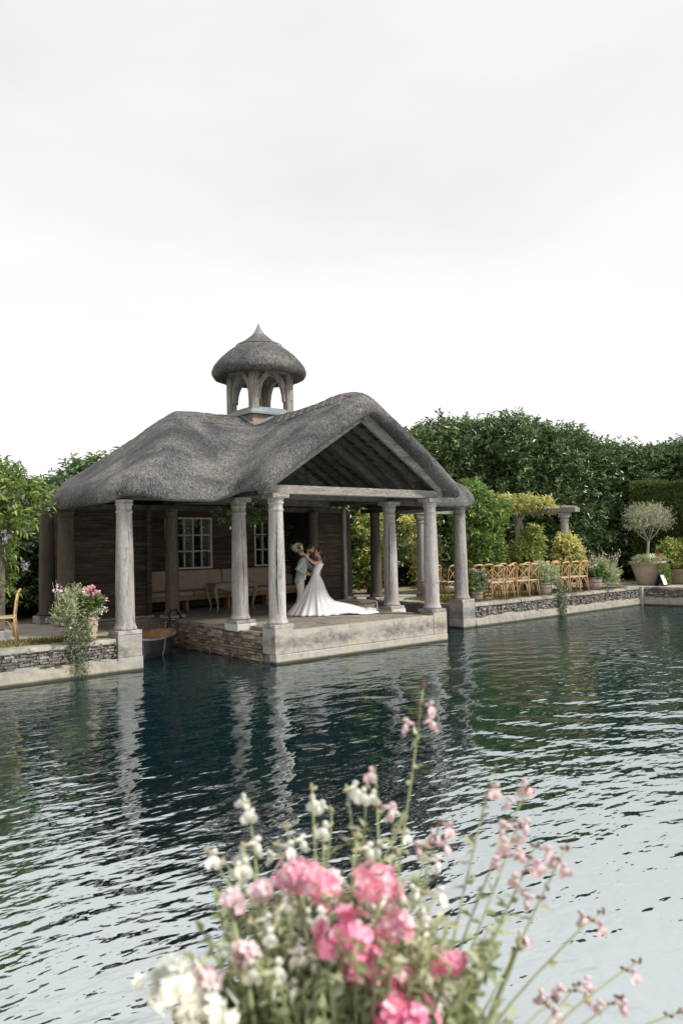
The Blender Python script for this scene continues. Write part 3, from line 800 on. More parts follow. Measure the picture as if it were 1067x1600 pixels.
# --- thatch: one thick skin, hipped main roof blended into the porch gable
RX0, RX1, RY0, RY1, RYC = -2.95, 8.30, 0.95, 7.3, 4.12
GX, GW, GY0 = 2.6, 2.98, -0.36
def sd_round(px, py, x0, x1, y0, y1, r):
    qx = np.abs(px - (x0 + x1) / 2) - (x1 - x0) / 2 + r; qy = np.abs(py - (y0 + y1) / 2) - (y1 - y0) / 2 + r
    return np.hypot(np.maximum(qx, 0), np.maximum(qy, 0)) + np.minimum(np.maximum(qx, qy), 0) - r
def smin(a, c, k):
    h = np.clip(0.5 + 0.5 * (c - a) / k, 0, 1); return c * (1 - h) + a * h - k * h * (1 - h)
def smax(a, c, k): return -smin(-a, -c, k)
def roof_in(px, py):
    """distance inside the eaves outline (positive inside)"""
    rear = np.where(py > 4.0, 1.0, 0.0)
    d1 = sd_round(px, py, RX0, RX1, RY0, RY1, 1.25)
    d1b = sd_round(px, py, RX0, RX1, RY0 - 6, RY1, 2.7)
    d1 = np.maximum(d1, d1b)
    d2 = sd_round(px, py, GX - GW, GX + GW, GY0, 4.5, 0.22)
    return -smin(d1, d2, 0.35)
def roof_mid(px, py):
    sf, sl = 0.705, 0.82
    f_ = 3.50 + sf * (py - RY0); b_ = 3.50 + sf * (RY1 - py)
    l_ = 3.50 + sl * (px - RX0); r_ = 3.50 + sl * (RX1 - px)
    l_ = l_ - 0.24 * np.sin(np.clip((px - RX0) / 2.9, 0, 1) * math.pi); r_ = r_ - 0.20 * np.sin(np.clip((RX1 - px) / 2.9, 0, 1) * math.pi)
    zh = smin(smin(f_, b_, 0.22), smin(l_, r_, 0.3), 0.32)
    bulge = 0.02 * np.sin(np.clip((zh - 3.57) / 2.1, 0, 1) * math.pi)
    zh = zh + bulge
    ridge = 5.74 + 0.09 * np.exp(-((py - 0.55) / 1.0) ** 2) - 0.05 * np.clip((py - 1.2) / 2.0, 0, 1)
    sag = 0.74
    ax = np.sqrt((px - GX) ** 2 + 0.10 ** 2) - 0.10
    zg = ridge - sag * ax + 0.01 * np.sin(np.clip(ax / GW, 0, 1) * math.pi)
    zg = zg - 0.24 * np.clip((0.6 - py) / 0.96, 0, 1) ** 1.8 * np.clip(1 - ax / 1.6, 0, 1)
    zg = np.where((py < 4.6), zg, -9)
    zg = np.where(ax > GW + 0.3, zg - (ax - GW - 0.3) * 4, zg)
    zh2 = np.where(py < RY0 - 0.1, zh - (RY0 - 0.1 - py) * 3, zh)
    return smax(zh2, zg, 0.32)
def make_thatch_roof():
    st = 0.085
    xs = np.arange(RX0 - 0.2, RX1 + 0.2 + st, st); ys = np.arange(GY0 - 0.2, RY1 + 0.2 + st, st)
    X, Y = np.meshgrid(xs, ys, indexing='ij')
    D = roof_in(X, Y)
    e = 1e-3
    for _ in range(3):      # pull the vertices just outside the outline onto it
        gx = (roof_in(X + e, Y) - roof_in(X - e, Y)) / (2 * e); gy = (roof_in(X, Y + e) - roof_in(X, Y - e)) / (2 * e)
        near = (D < 0) & (D > -st * 1.05)
        X = np.where(near, X - gx * D, X); Y = np.where(near, Y - gy * D, Y)
        D0 = roof_in(X, Y); D = np.where(near, D0, D)
        D = np.where(near & (np.abs(D) < 2e-3), 0.0, D)
    ok = D > -4e-3
    Dm = np.maximum(D, 0)
    mid = roof_mid(X, Y)
    nv = np.array([[mnoise.noise((a * 1.1, b_ * 1.1, 0.3)) * 0.022 + mnoise.noise((a * 4.2, b_ * 4.2, 2.3)) * 0.022 + mnoise.noise((a * 11, b_ * 11, 5.3)) * 0.012 for a, b_ in zip(ra, rb)] for ra, rb in zip(X, Y)])
    TT, TB = 0.29, 0.15
    top = mid + TT * np.sqrt(np.clip(1 - (1 - np.minimum(Dm / 0.34, 1)) ** 2, 0, 1)) + nv * np.minimum(Dm / 0.2, 1)
    bot = mid - TB * np.sqrt(np.clip(1 - (1 - np.minimum(Dm / 0.22, 1)) ** 2, 0, 1)) + nv * 0.3 * np.minimum(Dm / 0.2, 1)
    nx, ny = X.shape
    edge = Dm < 1e-4
    idt = -np.ones((nx, ny), int); idb = -np.ones((nx, ny), int); vs = []
    for i in range(nx):
        for j in range(ny):
            if ok[i, j]:
                idt[i, j] = len(vs); vs.append((X[i, j], Y[i, j], top[i, j]))
                if edge[i, j]: idb[i, j] = idt[i, j]
                else: idb[i, j] = len(vs); vs.append((X[i, j], Y[i, j], bot[i, j]))
    fs = []
    for i in range(nx - 1):
        for j in range(ny - 1):
            q = [(i, j), (i + 1, j), (i + 1, j + 1), (i, j + 1)]
            g = [p for p in q if ok[p]]
            if len(g) < 3: continue
            if len(g) == 3 and not all(ok[p] for p in g): continue
            if all(edge[p] for p in g): continue
            fs.append(tuple(idt[p] for p in g))
            fs.append(tuple(idb[p] for p in reversed(g)))
    b = MB(); b.v = vs; b.f = fs
    return b
roof = make_thatch_roof().build('thatch_roof', M['thatch'], bh, smooth=True)
def roof_top(x, y):
    d = max(float(roof_in(np.array(x), np.array(y))), 0)
    return float(roof_mid(np.array(float(x)), np.array(float(y)))) + 0.29 * math.sqrt(max(0, 1 - (1 - min(d / 0.34, 1)) ** 2))
# ridge liggers: split hazel rods pinned along the porch ridge and the main ridge
def rod(pts):
    MB().tube([(x, y, roof_top(x, y) + 0.02) for x, y in pts], 0.009, 5).build('ridge_rod', M['straw'], roof)
for sx in (-1, 1):
    for off in (0.28, 0.62):
        rod([(GX + sx * off, 0.1 + 0.25 * k) for k in range(12)])
    for k in range(9):
        y0 = 0.15 + k * 0.31
        rod([(GX + sx * (0.28 + 0.34 * t), y0 + 0.28 * t) for t in (0, .33, .66, 1)])
        rod([(GX + sx * (0.62 - 0.34 * t), y0 + 0.28 * t) for t in (0, .33, .66, 1)])
for off in (0.28, 0.6):
    rod([(0.3 + 0.2 * k, RYC - off) for k in range(8)])
for k in range(5):
    rod([(0.3 + 0.3 * k + 0.27 * t, RYC - 0.28 - 0.32 * t) for t in (0, .5, 1)]); rod([(0.3 + 0.3 * k + 0.27 * t, RYC - 0.6 + 0.32 * t) for t in (0, .5, 1)])

# --- columns
def column_profile(h, r=0.215):
    p = [(r * 1.18, 0), (r * 1.25, 0.025), (r * 1.22, 0.055), (r * 1.11, 0.08), (r * 1.06, 0.11), (r * 1.01, 0.17)]
    for k in range(1, 9):
        t = k / 9
        p.append((r * (1.0 - 0.17 * t ** 1.7 + 0.012 * math.sin(t * math.pi)), 0.17 + (h - 0.17 - 0.30) * t))
    z = h - 0.30
    rt = r * 0.83
    p += [(rt, z), (rt, z + 0.02), (rt * 1.10, z + 0.035), (rt * 1.10, z + 0.065), (rt * 0.98, z + 0.08), (rt * 1.0, z + 0.17), (rt * 1.16, z + 0.2), (rt * 1.16, z + 0.225), (rt * 1.06, z + 0.232), (rt * 1.18, z + 0.275), (rt * 1.20, z + 0.30)]
    return p
def column(x, y, zb, zt, r=0.215, plinth=True, abacus=0.215, crack=None, dark=False):
    o = MB().lathe(column_profile(zt - zb, r), 26, (x, y, zb), wob=0.02).build('column', M['column_shade' if dark else 'column'], bh, smooth=True)
    if plinth:
        MB().bbox((x - r * 1.34, y - r * 1.34, zb - 0.082), (x + r * 1.34, y + r * 1.34, zb - 0.001), jit=0.006).build('plinth', M['plinth'], o, bevel=0.015)
    if abacus:
        MB().bbox((x - abacus, y - abacus, zt + 0.001), (x + abacus, y + abacus, zt + 0.10)).build('abacus', M['oak'], o, bevel=0.008)
    if crack:
        a0, z0, z1, wd, sd_ = crack
        rr = random.Random(sd_); pts = []
        n = 26; a = a0
        for k in range(n + 1):
            z = z0 + (z1 - z0) * k / n; a += rr.uniform(-0.045, 0.045)
            t = min(max((z - zb - 0.17) / (zt - zb - 0.47), 0), 1)
            q = r * (1.0 - 0.17 * t ** 1.7 + 0.012 * math.sin(t * math.pi)) * 1.004
            pts.append((x + q * math.cos(a), y + q * math.sin(a), z))
        MB().tube(pts, [wd * math.sin(math.pi * (k + .3) / (n + .6)) * rr.uniform(0.6, 1.2) for k in range(n + 1)], 5).build('timber_split', M['split'], o)
    return o
ZT = 3.50
toc = lambda x, y: math.atan2(-13.25 - y, -8.98 - x)
column(0.25, 0.25, 0.818, ZT, r=0.185, crack=(toc(.25, .25) + 0.05, 0.95, 3.25, 0.016, 3))
column(W - 0.25, 0.25, 0.818, ZT, r=0.188)
column(0.25, 1.76, 0.818, ZT, r=0.187, crack=(toc(.25, 1.76) + 0.35, 0.9, 3.3, 0.008, 5))
column(W - 0.25, 1.76, 0.818, ZT, r=0.19, crack=(toc(4.96, 1.76) - 0.2, 0.9, 3.3, 0.012, 6))
column(-2.52, 1.73, 0.826, ZT, r=0.192, abacus=0.0)
column(7.71, 1.73, 0.826, ZT, r=0.198, abacus=0.0)
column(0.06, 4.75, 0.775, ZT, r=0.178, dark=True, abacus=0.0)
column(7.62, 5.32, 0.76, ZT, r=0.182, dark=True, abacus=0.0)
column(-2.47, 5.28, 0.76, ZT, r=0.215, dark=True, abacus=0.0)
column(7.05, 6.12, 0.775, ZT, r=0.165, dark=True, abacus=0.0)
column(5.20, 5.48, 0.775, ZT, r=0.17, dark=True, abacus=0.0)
for p in ((0.06, 4.75), (7.62, 5.32), (-2.47, 5.28), (7.05, 6.12)): pass

# --- wall plates and trusses
def part_beam(name, p0, p1, wd, ht, mat='oak', up=(0, 0, 1), bev=0.008):
    return MB().beam(p0, p1, wd, ht, up).build(name, M[mat], bh, bevel=bev)
part_beam('tie_beam', (-0.12, 0.25, 3.695), (W + 0.10, 0.25, 3.695), 0.24, 0.185, 'oak_x')
part_beam('wall_plate', (-2.66, 1.73, 3.57), (0.02, 1.73, 3.57), 0.2, 0.13, 'rafter')  # wall plates take the darker roof timber: eaves shade put into their colour
part_beam('wall_plate', (W - 0.02, 1.73, 3.57), (7.85, 1.73, 3.57), 0.2, 0.13, 'rafter')
part_beam('wall_plate', (0.25, 0.38, 3.67), (0.25, 5.4, 3.67), 0.2, 0.138, 'rafter')
part_beam('wall_plate', (W - 0.25, 0.38, 3.67), (W - 0.25, 5.4, 3.67), 0.2, 0.138, 'rafter')
part_beam('wall_plate', (-2.5, 1.85, 3.57), (-2.5, 5.5, 3.57), 0.2, 0.138, 'rafter')
part_beam('wall_plate', (7.68, 1.85, 3.57), (7.68, 6.0, 3.57), 0.2, 0.138, 'rafter')
part_beam('tie_beam', (0.36, 1.76, 3.69), (W - 0.36, 1.76, 3.69), 0.2, 0.18, 'rafter')
part_beam('tie_beam', (0.36, 4.3, 3.69), (W - 0.36, 4.3, 3.69), 0.2, 0.18, 'rafter')
AP = 5.40
for sx in (-1, 1):
    foot = (GX + sx * (GX + 0.10), 0.23, 3.80); apex = (GX + sx * 0.02, 0.23, AP + (0.09 if sx < 0 else 0.09))
    part_beam('barge_rafter', (foot[0] - sx * 0.06, foot[1] - 0.14, foot[2] + 0.02), (apex[0], apex[1] - 0.14, apex[2]), 0.10, 0.25, 'oak_x', (0, 0, 1))
    for k, yy in enumerate((0.55, 1.0, 1.45, 2.1, 2.6, 3.1, 3.6)):
        part_beam('rafter', (GX + sx * (GX + 0.05), yy, 3.78), (GX + sx * 0.05, yy, AP - 0.02), 0.10, 0.13, 'rafter', (0, 0, 1), 0)
    # boarded lining under the thatch, laid in short rows between the rafters
    nrow = 13
    for k in range(nrow):
        t0, t1 = k / nrow, (k + 1) / nrow
        xa, xb = GX + sx * (GX + 0.1) * (1 - t0), GX + sx * (GX + 0.1) * (1 - t1)
        za, zb = 3.86 + (AP + 0.12 - 3.86) * t0, 3.86 + (AP + 0.12 - 3.86) * t1
        lift = 0.018 * (k % 2)
        part_beam('lining_board', (xa, 2.0, 0), (xa, 2.0, 0.001), 0.01, 0.01, 'lining', bev=0) if False else None
        b = MB(); h = 0.012
        b.add([(xa, 0.2, za + lift), (xb, 0.2, zb + lift - 0.02), (xb, 4.2, zb + lift - 0.02), (xa, 4.2, za + lift), (xa, 0.2, za + h + lift), (xb, 0.2, zb + h + lift - 0.02), (xb, 4.2, zb + h + lift - 0.02), (xa, 4.2, za + h + lift)],
              [(0, 3, 2, 1), (4, 5, 6, 7), (0, 1, 5, 4), (1, 2, 6, 5), (2, 3, 7, 6), (3, 0, 4, 7)])
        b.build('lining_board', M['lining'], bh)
        part_beam('batten', (xa - sx * 0.02, 0.3, za - 0.012), (xa - sx * 0.02, 4.2, za - 0.012), 0.05, 0.035, 'rafter', bev=0)
    # inner truss
    part_beam('principal_rafter', (GX + sx * 2.5, 1.76, 3.80), (GX + sx * 0.03, 1.76, AP - 0.08), 0.16, 0.2, 'rafter', (0, 0, 1))
part_beam('ridge_beam', (GX, 0.3, AP + 0.02), (GX, 4.2, AP + 0.02), 0.08, 0.2, 'rafter')
part_beam('brace', (GX - 2.2, 4.3, 3.8), (GX - 0.1, 4.3, 5.2), 0.12, 0.16, 'rafter', (0, 0, 1))
part_beam('brace', (GX + 2.2, 4.3, 3.8), (GX + 0.1, 4.3, 5.2), 0.12, 0.16, 'rafter', (0, 0, 1))

# --- plank walls
def plank_wall(p0, p1, z0, z1, n, holes=(), seed=0):
    """horizontal planks from p0 to p1; holes = (t0, t1, za, zb) along the wall"""
    rr = random.Random(seed)
    p0, p1 = Vector((*p0, 0)), Vector((*p1, 0)); d = p1 - p0; L = d.length; d.normalize(); nr = Vector((d.y, -d.x, 0))
    wl = MB(); 
    def slab(mb, a, e, lo, hi, za, zb):
        ps = []
        for z in (za, zb):
            for t, q in ((a, hi), (e, hi), (e, lo), (a, lo)):
                v = p0 + d * t + nr * q; ps.append((v.x, v.y, z))
        mb.add(ps, [(0, 3, 2, 1), (4, 5, 6, 7), (0, 1, 5, 4), (1, 2, 6, 5), (2, 3, 7, 6), (3, 0, 4, 7)])
    def spans(za, zb):
        cuts = [(0, L)]
        for t0, t1, ha, hb in holes:
            if zb > ha + 0.01 and za < hb - 0.01:
                new = []
                for a, e in cuts:
                    if t0 > a: new.append((a, min(e, t0)))
                    if t1 < e: new.append((max(a, t1), e))
                cuts = new
        return [(a, e) for a, e in cuts if e - a > 0.02]
    zs = [z0]
    edges = sorted(set([z0, z1] + [h for _, _, a, c in holes for h in (a, c)]))
    for ea, eb in zip(edges[:-1], edges[1:]):
        for a, e in spans(ea, eb): slab(wl, a + .002, e - .002, -0.09, -0.03, ea + (0.0 if ea == z0 else 0.0), eb)
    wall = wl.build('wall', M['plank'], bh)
    hs = [rr.uniform(0.75, 1.3) for _ in range(n)]; s = sum(hs); z = z0
    for h in hs:
        zb = z + h / s * (z1 - z0)
        bounds = [z] + [e for e in edges if z + 0.03 < e < zb - 0.03] + [zb]
        for za_, zb_ in zip(bounds[:-1], bounds[1:]):
            for a, e in spans(za_, zb_):
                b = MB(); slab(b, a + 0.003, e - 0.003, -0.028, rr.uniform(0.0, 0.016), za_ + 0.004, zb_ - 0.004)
                b.build('plank', M['plank'], wall)
        z = zb
    return wall
WZ0, WZ1 = 0.74, 3.62
plank_wall((-2.2, 5.6), (-0.20, 5.6), WZ0, WZ1, 13, seed=2)
plank_wall((5.40, 5.6), (6.46, 5.6), WZ0, WZ1, 13, seed=3)
plank_wall((-0.22, 7.0), (5.42, 7.0), WZ0, WZ1, 13, [(1.20, 2.74, 1.86, 3.38), (4.25, 5.15, 1.86, 3.38)], seed=4)
plank_wall((5.40, 7.0), (5.40, 5.66), WZ0, WZ1, 13, seed=5)
plank_wall((-0.20, 5.66), (-0.20, 7.0), WZ0, WZ1, 13, seed=6)
plank_wall((-2.2, 7.0), (-2.2, 5.66), WZ0, WZ1, 13, seed=7)
plank_wall((6.46, 5.66), (6.46, 7.0), WZ0, WZ1, 13, seed=9)
MB().bbox((-0.27, 5.50, 0.70), (-0.14, 5.66, 3.6)).build('corner_post', M['plank'], bh, bevel=0.01)
MB().bbox((6.42, 5.48, 0.70), (6.54, 5.68, 3.6)).build('corner_post', M['oak_v'], bh, bevel=0.01)
MB().bbox((-2.3, 5.45, 0.662), (-0.1, 5.66, 0.735)).build('sill_beam', M['oak'], bh, bevel=0.01)
MB().bbox((5.3, 5.45, 0.662), (6.6, 5.66, 0.735)).build('sill_beam', M['oak'], bh, bevel=0.01)
MB().bbox((-2.3, 5.55, 3.50), (6.6, 5.70, 3.64)).build('wall_plate', M['rafter'], bh)
def ceiling(x0, x1, y0, y1, z):
    n = int((x1 - x0) / 0.3)
    for k in range(n):
        a, e = x0 + (x1 - x0) * k / n, x0 + (x1 - x0) * (k + 1) / n
        MB().bbox((a + 0.003, y0, z), (e - 0.003, y1, z + 0.02)).build('ceiling_board', M['lining'], bh)
ceiling(-2.3, 6.6, 5.72, 7.0, 3.63)
def window(x0, x1, z0, z1, y, cols, rows):
    f = MB()
    t = 0.05
    f.bbox((x0, y - 0.04, z0), (x0 + t, y + 0.09, z1)); f.bbox((x1 - t, y - 0.04, z0), (x1, y + 0.09, z1))
    f.bbox((x0 + t, y - 0.04, z1 - t), (x1 - t, y + 0.09, z1)); f.bbox((x0 + t, y - 0.06, z0), (x1 - t, y + 0.1, z0 + t))
    win = f.build('window', M['muntin'], bh)
    for k in range(1, cols):
        xx = x0 + t + (x1 - x0 - 2 * t) * k / cols
        MB().bbox((xx - 0.018, y - 0.02, z0 + t), (xx + 0.018, y + 0.06, z1 - t)).build('muntin', M['muntin'], win)
    for k in range(1, rows):
        zz = z0 + t + (z1 - z0 - 2 * t) * k / rows
        MB().bbox((x0 + t, y - 0.016, zz - 0.016), (x1 - t, y + 0.056, zz + 0.016)).build('glazing_bar', M['muntin'], win)
    for i in range(cols):
        for j in range(rows):
            xa = x0 + t + (x1 - x0 - 2 * t) * i / cols; xb = x0 + t + (x1 - x0 - 2 * t) * (i + 1) / cols
            za = z0 + t + (z1 - z0 - 2 * t) * j / rows; zb = z0 + t + (z1 - z0 - 2 * t) * (j + 1) / rows
            MB().bbox((xa + 0.019, y + 0.018, za + 0.017), (xb - 0.019, y + 0.022, zb - 0.017)).build('pane', M['glass'], win)
window(0.98, 2.52, 1.86, 3.38, 7.03, 5, 3)
window(4.03, 4.93, 1.86, 3.38, 7.03, 3, 3)

# --- turret
TX, TY = 2.52, 4.25
HB = 0.68
bb = MB()
tb = thing('x', None, None); bpy.data.objects.remove(tb)
base = MB().bbox((TX - HB + .03, TY - HB + .03, 5.2), (TX + HB - .03, TY + HB - .03, 6.06)).build('turret_base', M['tan_board'], bh)
for sx in (-1, 1):
    for k in range(7):
        a = -HB + 2 * HB * k / 7; e = -HB + 2 * HB * (k + 1) / 7
        MB().bbox((TX + a + .003, TY - HB - 0.0, 5.2) if sx < 0 else (TX - HB, TY + a + .003, 5.2), (TX + e - .003, TY - HB + 0.028, 6.05) if sx < 0 else (TX - HB + 0.028, TY + e - .003, 6.05)).build('board', M['tan_board'], base)
ld = MB()
o1, i1 = HB + 0.09, 0.60
ld.add([(TX + a * o1, TY + c * o1, 6.04) for a, c in ((-1, -1), (1, -1), (1, 1), (-1, 1))] + [(TX + a * i1, TY + c * i1, 6.21) for a, c in ((-1, -1), (1, -1), (1, 1), (-1, 1))] +
       [(TX + a * o1, TY + c * o1, 5.99) for a, c in ((-1, -1), (1, -1), (1, 1), (-1, 1))],
       [(0, 1, 5, 4), (1, 2, 6, 5), (2, 3, 7, 6), (3, 0, 4, 7), (4, 5, 6, 7), (8, 9, 1, 0), (9, 10, 2, 1), (10, 11, 3, 2), (11, 8, 0, 3), (11, 10, 9, 8)])
ld.build('lead_skirt', M['lead'], base)
# lead flashing that runs down into the thatch on either side of the near corner
for pts in (((TX - HB - 0.02, TY - HB - 0.02), (TX + HB, TY - HB - 0.02)), ((TX - HB - 0.02, TY - HB - 0.02), (TX - HB - 0.02, TY + HB))):
    (xa, ya), (xb, yb) = pts
    n = 8; q = []
    for k in range(n + 1):
        x, y = xa + (xb - xa) * k / n, ya + (yb - ya) * k / n
        q.append((x, y, roof_top(x, y) + 0.03))
    MB().tube(q, 0.045, 6).build('lead_flashing', M['lead'], base)
PS = 0.56
zb0, zt0 = 6.05, 7.24
for a in (-1, 1):
    for c in (-1, 1):
        post = MB().bbox((TX + a * PS - 0.105, TY + c * PS - 0.105, zb0), (TX + a * PS + 0.105, TY + c * PS + 0.105, zt0)).build('turret_post', M['oak_v'], bh, bevel=0.012)
        for (dx, dy) in ((-a, 0), (0, -c)):
            pts = []
            for k in range(7):
                t = k / 6
                ang = t * math.pi / 2
                off = 0.10 + 0.47 * (1 - math.cos(ang)); z = 6.42 + 0.74 * math.sin(ang)
                pts.append((TX + a * PS + dx * off, TY + c * PS + dy * off, z))
            b = MB(); n = 0
            for k in range(6):
                b.beam(pts[k], pts[k + 1], 0.11, 0.15, (0, 0, 1) if k > 0 else (dx, dy, 0))
            b = MB()
            ring = []
            for k, p in enumerate(pts):
                p = Vector(p); d = (Vector(pts[min(k + 1, 6)]) - Vector(pts[max(k - 1, 0)])).normalized()
                s = Vector((-dy, dx, 0)).normalized(); u = d.cross(s)
                for e1, e2 in ((-1, -1), (1, -1), (1, 1), (-1, 1)): ring.append(p + s * e1 * 0.055 + u * e2 * 0.075)
            fs = []
            for k in range(6):
                for j in range(4):
                    A = k * 4 + j; B = k * 4 + (j + 1) % 4; fs.append((A, B, B + 4, A + 4))
            fs += [(3, 2, 1, 0), (24, 25, 26, 27)]
            b.add(ring, fs); b.build('curved_brace', M['oak_v'], post)
        for zz in (6.4, 6.72, 6.9):
            MB().blob((TX + a * PS - 0.106 * 1, TY + c * PS - 0.03, zz), 0.014, 6, 4).blob((TX + a * PS + 0.03, TY + c * PS - 0.106, zz + 0.05), 0.014, 6, 4).build('peg', M['split'], post)
MB().lathe([(0.01, 7.17), (0.80, 7.17), (0.92, 7.21), (0.92, 7.27), (0.01, 7.29)], 28, (TX, TY, 0)).build('turret_ring', M['oak'], bh)
cap = [(0.9, 7.74), (1.08, 7.62), (1.24, 7.58), (1.34, 7.62), (1.405, 7.74), (1.41, 7.84), (1.36, 7.98), (1.26, 8.14), (1.10, 8.34), (0.90, 8.54), (0.70, 8.70), (0.60, 8.77), (0.585, 8.80), (0.44, 8.91), (0.30, 9.04), (0.21, 9.13), (0.1, 9.2), (0.02, 9.24)]
cp = MB()
cap = [(r * 0.925, 7.08 + (z - 7.58) * 0.80) for r, z in cap]
fine = []
for (r0, z0), (r1, z1) in zip(cap[:-1], cap[1:]):
    fine += [(r0, z0), ((r0 + r1) / 2, (z0 + z1) / 2)]
fine.append(cap[-1])
cp.lathe(fine, 72, (TX, TY, 0), wob=0.02)
cp.v = [(x + 0.012 * mnoise.noise((x * 6, y * 6, z * 6)), y + 0.012 * mnoise.noise((x * 6 + 9, y * 6, z * 6)), z + 0.016 * mnoise.noise((x * 5, y * 5 + 7, z * 5))) for x, y, z in cp.v]
capo = cp.build('turret_thatch', M['thatch'], bh, smooth=True)
MB().tube([(TX + 0.63 * math.cos(k * math.pi / 16), TY + 0.63 * math.sin(k * math.pi / 16), 8.01) for k in range(33)], 0.014, 5).build('ridge_rod', M['straw'], capo)
MB().lathe([(0.25, 8.23), (0.235, 8.27), (0.165, 8.36), (0.10, 8.46), (0.05, 8.56), (0.012, 8.65), (0.002, 8.68)], 14, (TX, TY, 0)).build('lead_finial', M['lead'], bh, smooth=True)

# ================================================================== TREES, HEDGES, CLIMBERS
def plant(name, label, cat, loc, lobes, n, m, slen, L, Wd, mat, up=0.4, low=-0.5, depth=0.3, seed=1, group=None, trunk=None, core=0.7, crown='crown', spread=0.9, bury=0.75, trunk_mat='bark'):
    """lobes in local coordinates; trunk = list of (points, radii)"""
    rs = np.random.RandomState(seed)
    root = thing(name, label, cat, loc, group=group)
    P, D = crown_points(rs, lobes, n, low, depth, bury)
    V = shoot_leaves(rs, P, D, m, slen, L, Wd, up, spread)
    extra = core_mesh(lobes, core) if core else None
    link(crown, quads_mesh(crown, V, M[mat], extra), root)
    if trunk:
        b = MB()
        for pts, rad in trunk: b.tube(pts, rad, 7)
        link('trunk', b.mesh('trunk', M[trunk_mat], True), root)
    return root

def laurel_lobes(rr, wd, h):
    lobes = []
    for k in range(16):
        t = rr.random() ** 0.8
        z = 0.6 + t * (h - 1.5)
        q = wd * 0.5 * (1.0 - 0.45 * max(0, (z / h - 0.55) / 0.45) ** 2)
        a = rr.uniform(0, 2 * math.pi); d = q * rr.uniform(0.35, 0.75)
        r = rr.uniform(0.75, 1.15)
        lobes.append(((d * math.cos(a), d * math.sin(a) * 0.8, z), (r, r * 0.95, r * rr.uniform(0.9, 1.25))))
    lobes.append(((0, 0, h * 0.45), (wd * 0.40, wd * 0.36, h * 0.42)))
    lobes.append(((0.1, 0, h - 1.3), (wd * 0.34, wd * 0.3, 1.25)))
    lobes.append(((wd * 0.22, 0.2, h - 1.7), (0.9, 0.9, 1.15)))
    lobes.append(((-wd * 0.24, -0.1, h - 1.75), (0.9, 0.9, 1.1)))
    return lobes
GL = 'laurels of the tall evergreen screen'
LAB_R = 'tall dark laurel with glossy leaves in the evergreen screen behind the pergola'
LAB_B = 'dark laurel standing behind the thatched boathouse'
LAB_L = 'laurel with dusky leaves behind the leafy pergola left of the boathouse'
protos = []
for k in range(3):
    rr = random.Random(20 + k)
    protos.append(plant('laurel', LAB_R, 'tree', (0, 0, 0.6), laurel_lobes(rr, 4.4, 7.2), 3600, 9, 0.55, 0.23, 0.085, 'laurel', up=0.5, low=-0.75, depth=0.35, seed=40 + k, group=GL,
                        trunk=[([(0, 0, 0), (0.05, 0, 2.0), (0, 0.1, 5)], [0.16, 0.12, 0.04]), ([(0.3, 0.1, 0), (0.5, 0.3, 2.4), (0.9, 0.4, 4)], [0.1, 0.08, 0.03])], core=0.66))
spots = [(12.6, 11.6, 0.90, LAB_R), (14.7, 10.6, 0.93, LAB_R), (16.6, 9.5, 0.965, LAB_R), (18.5, 8.2, 1.0, LAB_R), (20.3, 7.0, 0.94, LAB_R), (22.2, 6.3, 0.84, LAB_R), (24.0, 5.4, 0.83, LAB_R), (26.0, 3.9, 0.86, LAB_R),
         (28.0, 1.8, 0.90, LAB_R), (30.0, -0.6, 0.88, LAB_R),
         (10.4, 12.2, 0.95, LAB_B), (8.2, 12.6, 0.85, LAB_B), (6.0, 12.4, 0.78, LAB_B), (3.8, 12.4, 0.76, LAB_B), (1.7, 12.3, 0.68, LAB_B), (0.2, 11.6, 0.57, LAB_B),
         (3.0, 9.6, 0.5, LAB_B), (3.9, 10.6, 0.6, LAB_B), (5.7, 10.9, 0.62, LAB_B), (2.2, 10.8, 0.6, LAB_B), (7.6, 11.2, 0.66, LAB_B), (4.9, 9.5, 0.5, LAB_B), (6.6, 9.8, 0.5, LAB_B), (1.3, 9.4, 0.48, LAB_B),
         (-1.3, 12.0, 0.55, LAB_L), (-3.2, 11.4, 0.52, LAB_L), (-5.4, 11.2, 0.52, LAB_L), (-2.3, 9.9, 0.5, LAB_L)]
for i, (x, y, s, lab) in enumerate(spots):
    ORD = ['first', 'second', 'third', 'fourth', 'fifth', 'sixth', 'seventh', 'eighth', 'ninth', 'tenth', 'eleventh', 'twelfth', 'thirteenth', 'fourteenth', 'fifteenth']
    same = sorted([q for q in spots if q[3] == lab], key=lambda q: math.atan2(q[0] + 8.98, q[1] + 13.25))
    lab = {LAB_R: '%s tall dark laurel, counted from the boathouse roof, in the screen behind the pergola', LAB_B: '%s dark laurel from the left in the screen behind the boathouse', LAB_L: '%s laurel from the left behind the leafy left pergola'}[lab] % ORD[same.index((x, y, s, lab))]
    rzz = rnd.uniform(0, 6.28); sc_ = (rnd.uniform(0.95, 1.15), rnd.uniform(0.95, 1.15), s)
    if i < 3:
        o = protos[i]; o.location = (x, y, 0.6); o.rotation_euler = (0, 0, rzz); o.scale = sc_; o['label'] = lab
    else:
        dup(protos[i % 3], (x, y, 0.6), rzz, lab, GL, sc_)

# a far belt of trees beyond the garden
rsw = np.random.RandomState(91); wl_ = []
for k in range(110):
    a = R(-30) + R(160) * k / 110; q = 80 + 14 * rsw.rand()
    wl_.append(((-9 + q * math.cos(a), -13 + q * math.sin(a), 2.2 + 1.2 * rsw.rand()), (3.4 + 1.4 * rsw.rand(), 3.4 + rsw.rand(), 3.0 + 1.8 * rsw.rand())))
P, D = crown_points(rsw, wl_, 9000, -.5, .3)
tag(link('woodland', quads_mesh('woodland', shoot_leaves(rsw, P, D, 4, .9, .8, .4, .4), M['laurel'], core_mesh(wl_, .9))), 'far belt of trees beyond the garden', 'woodland', kind='stuff')

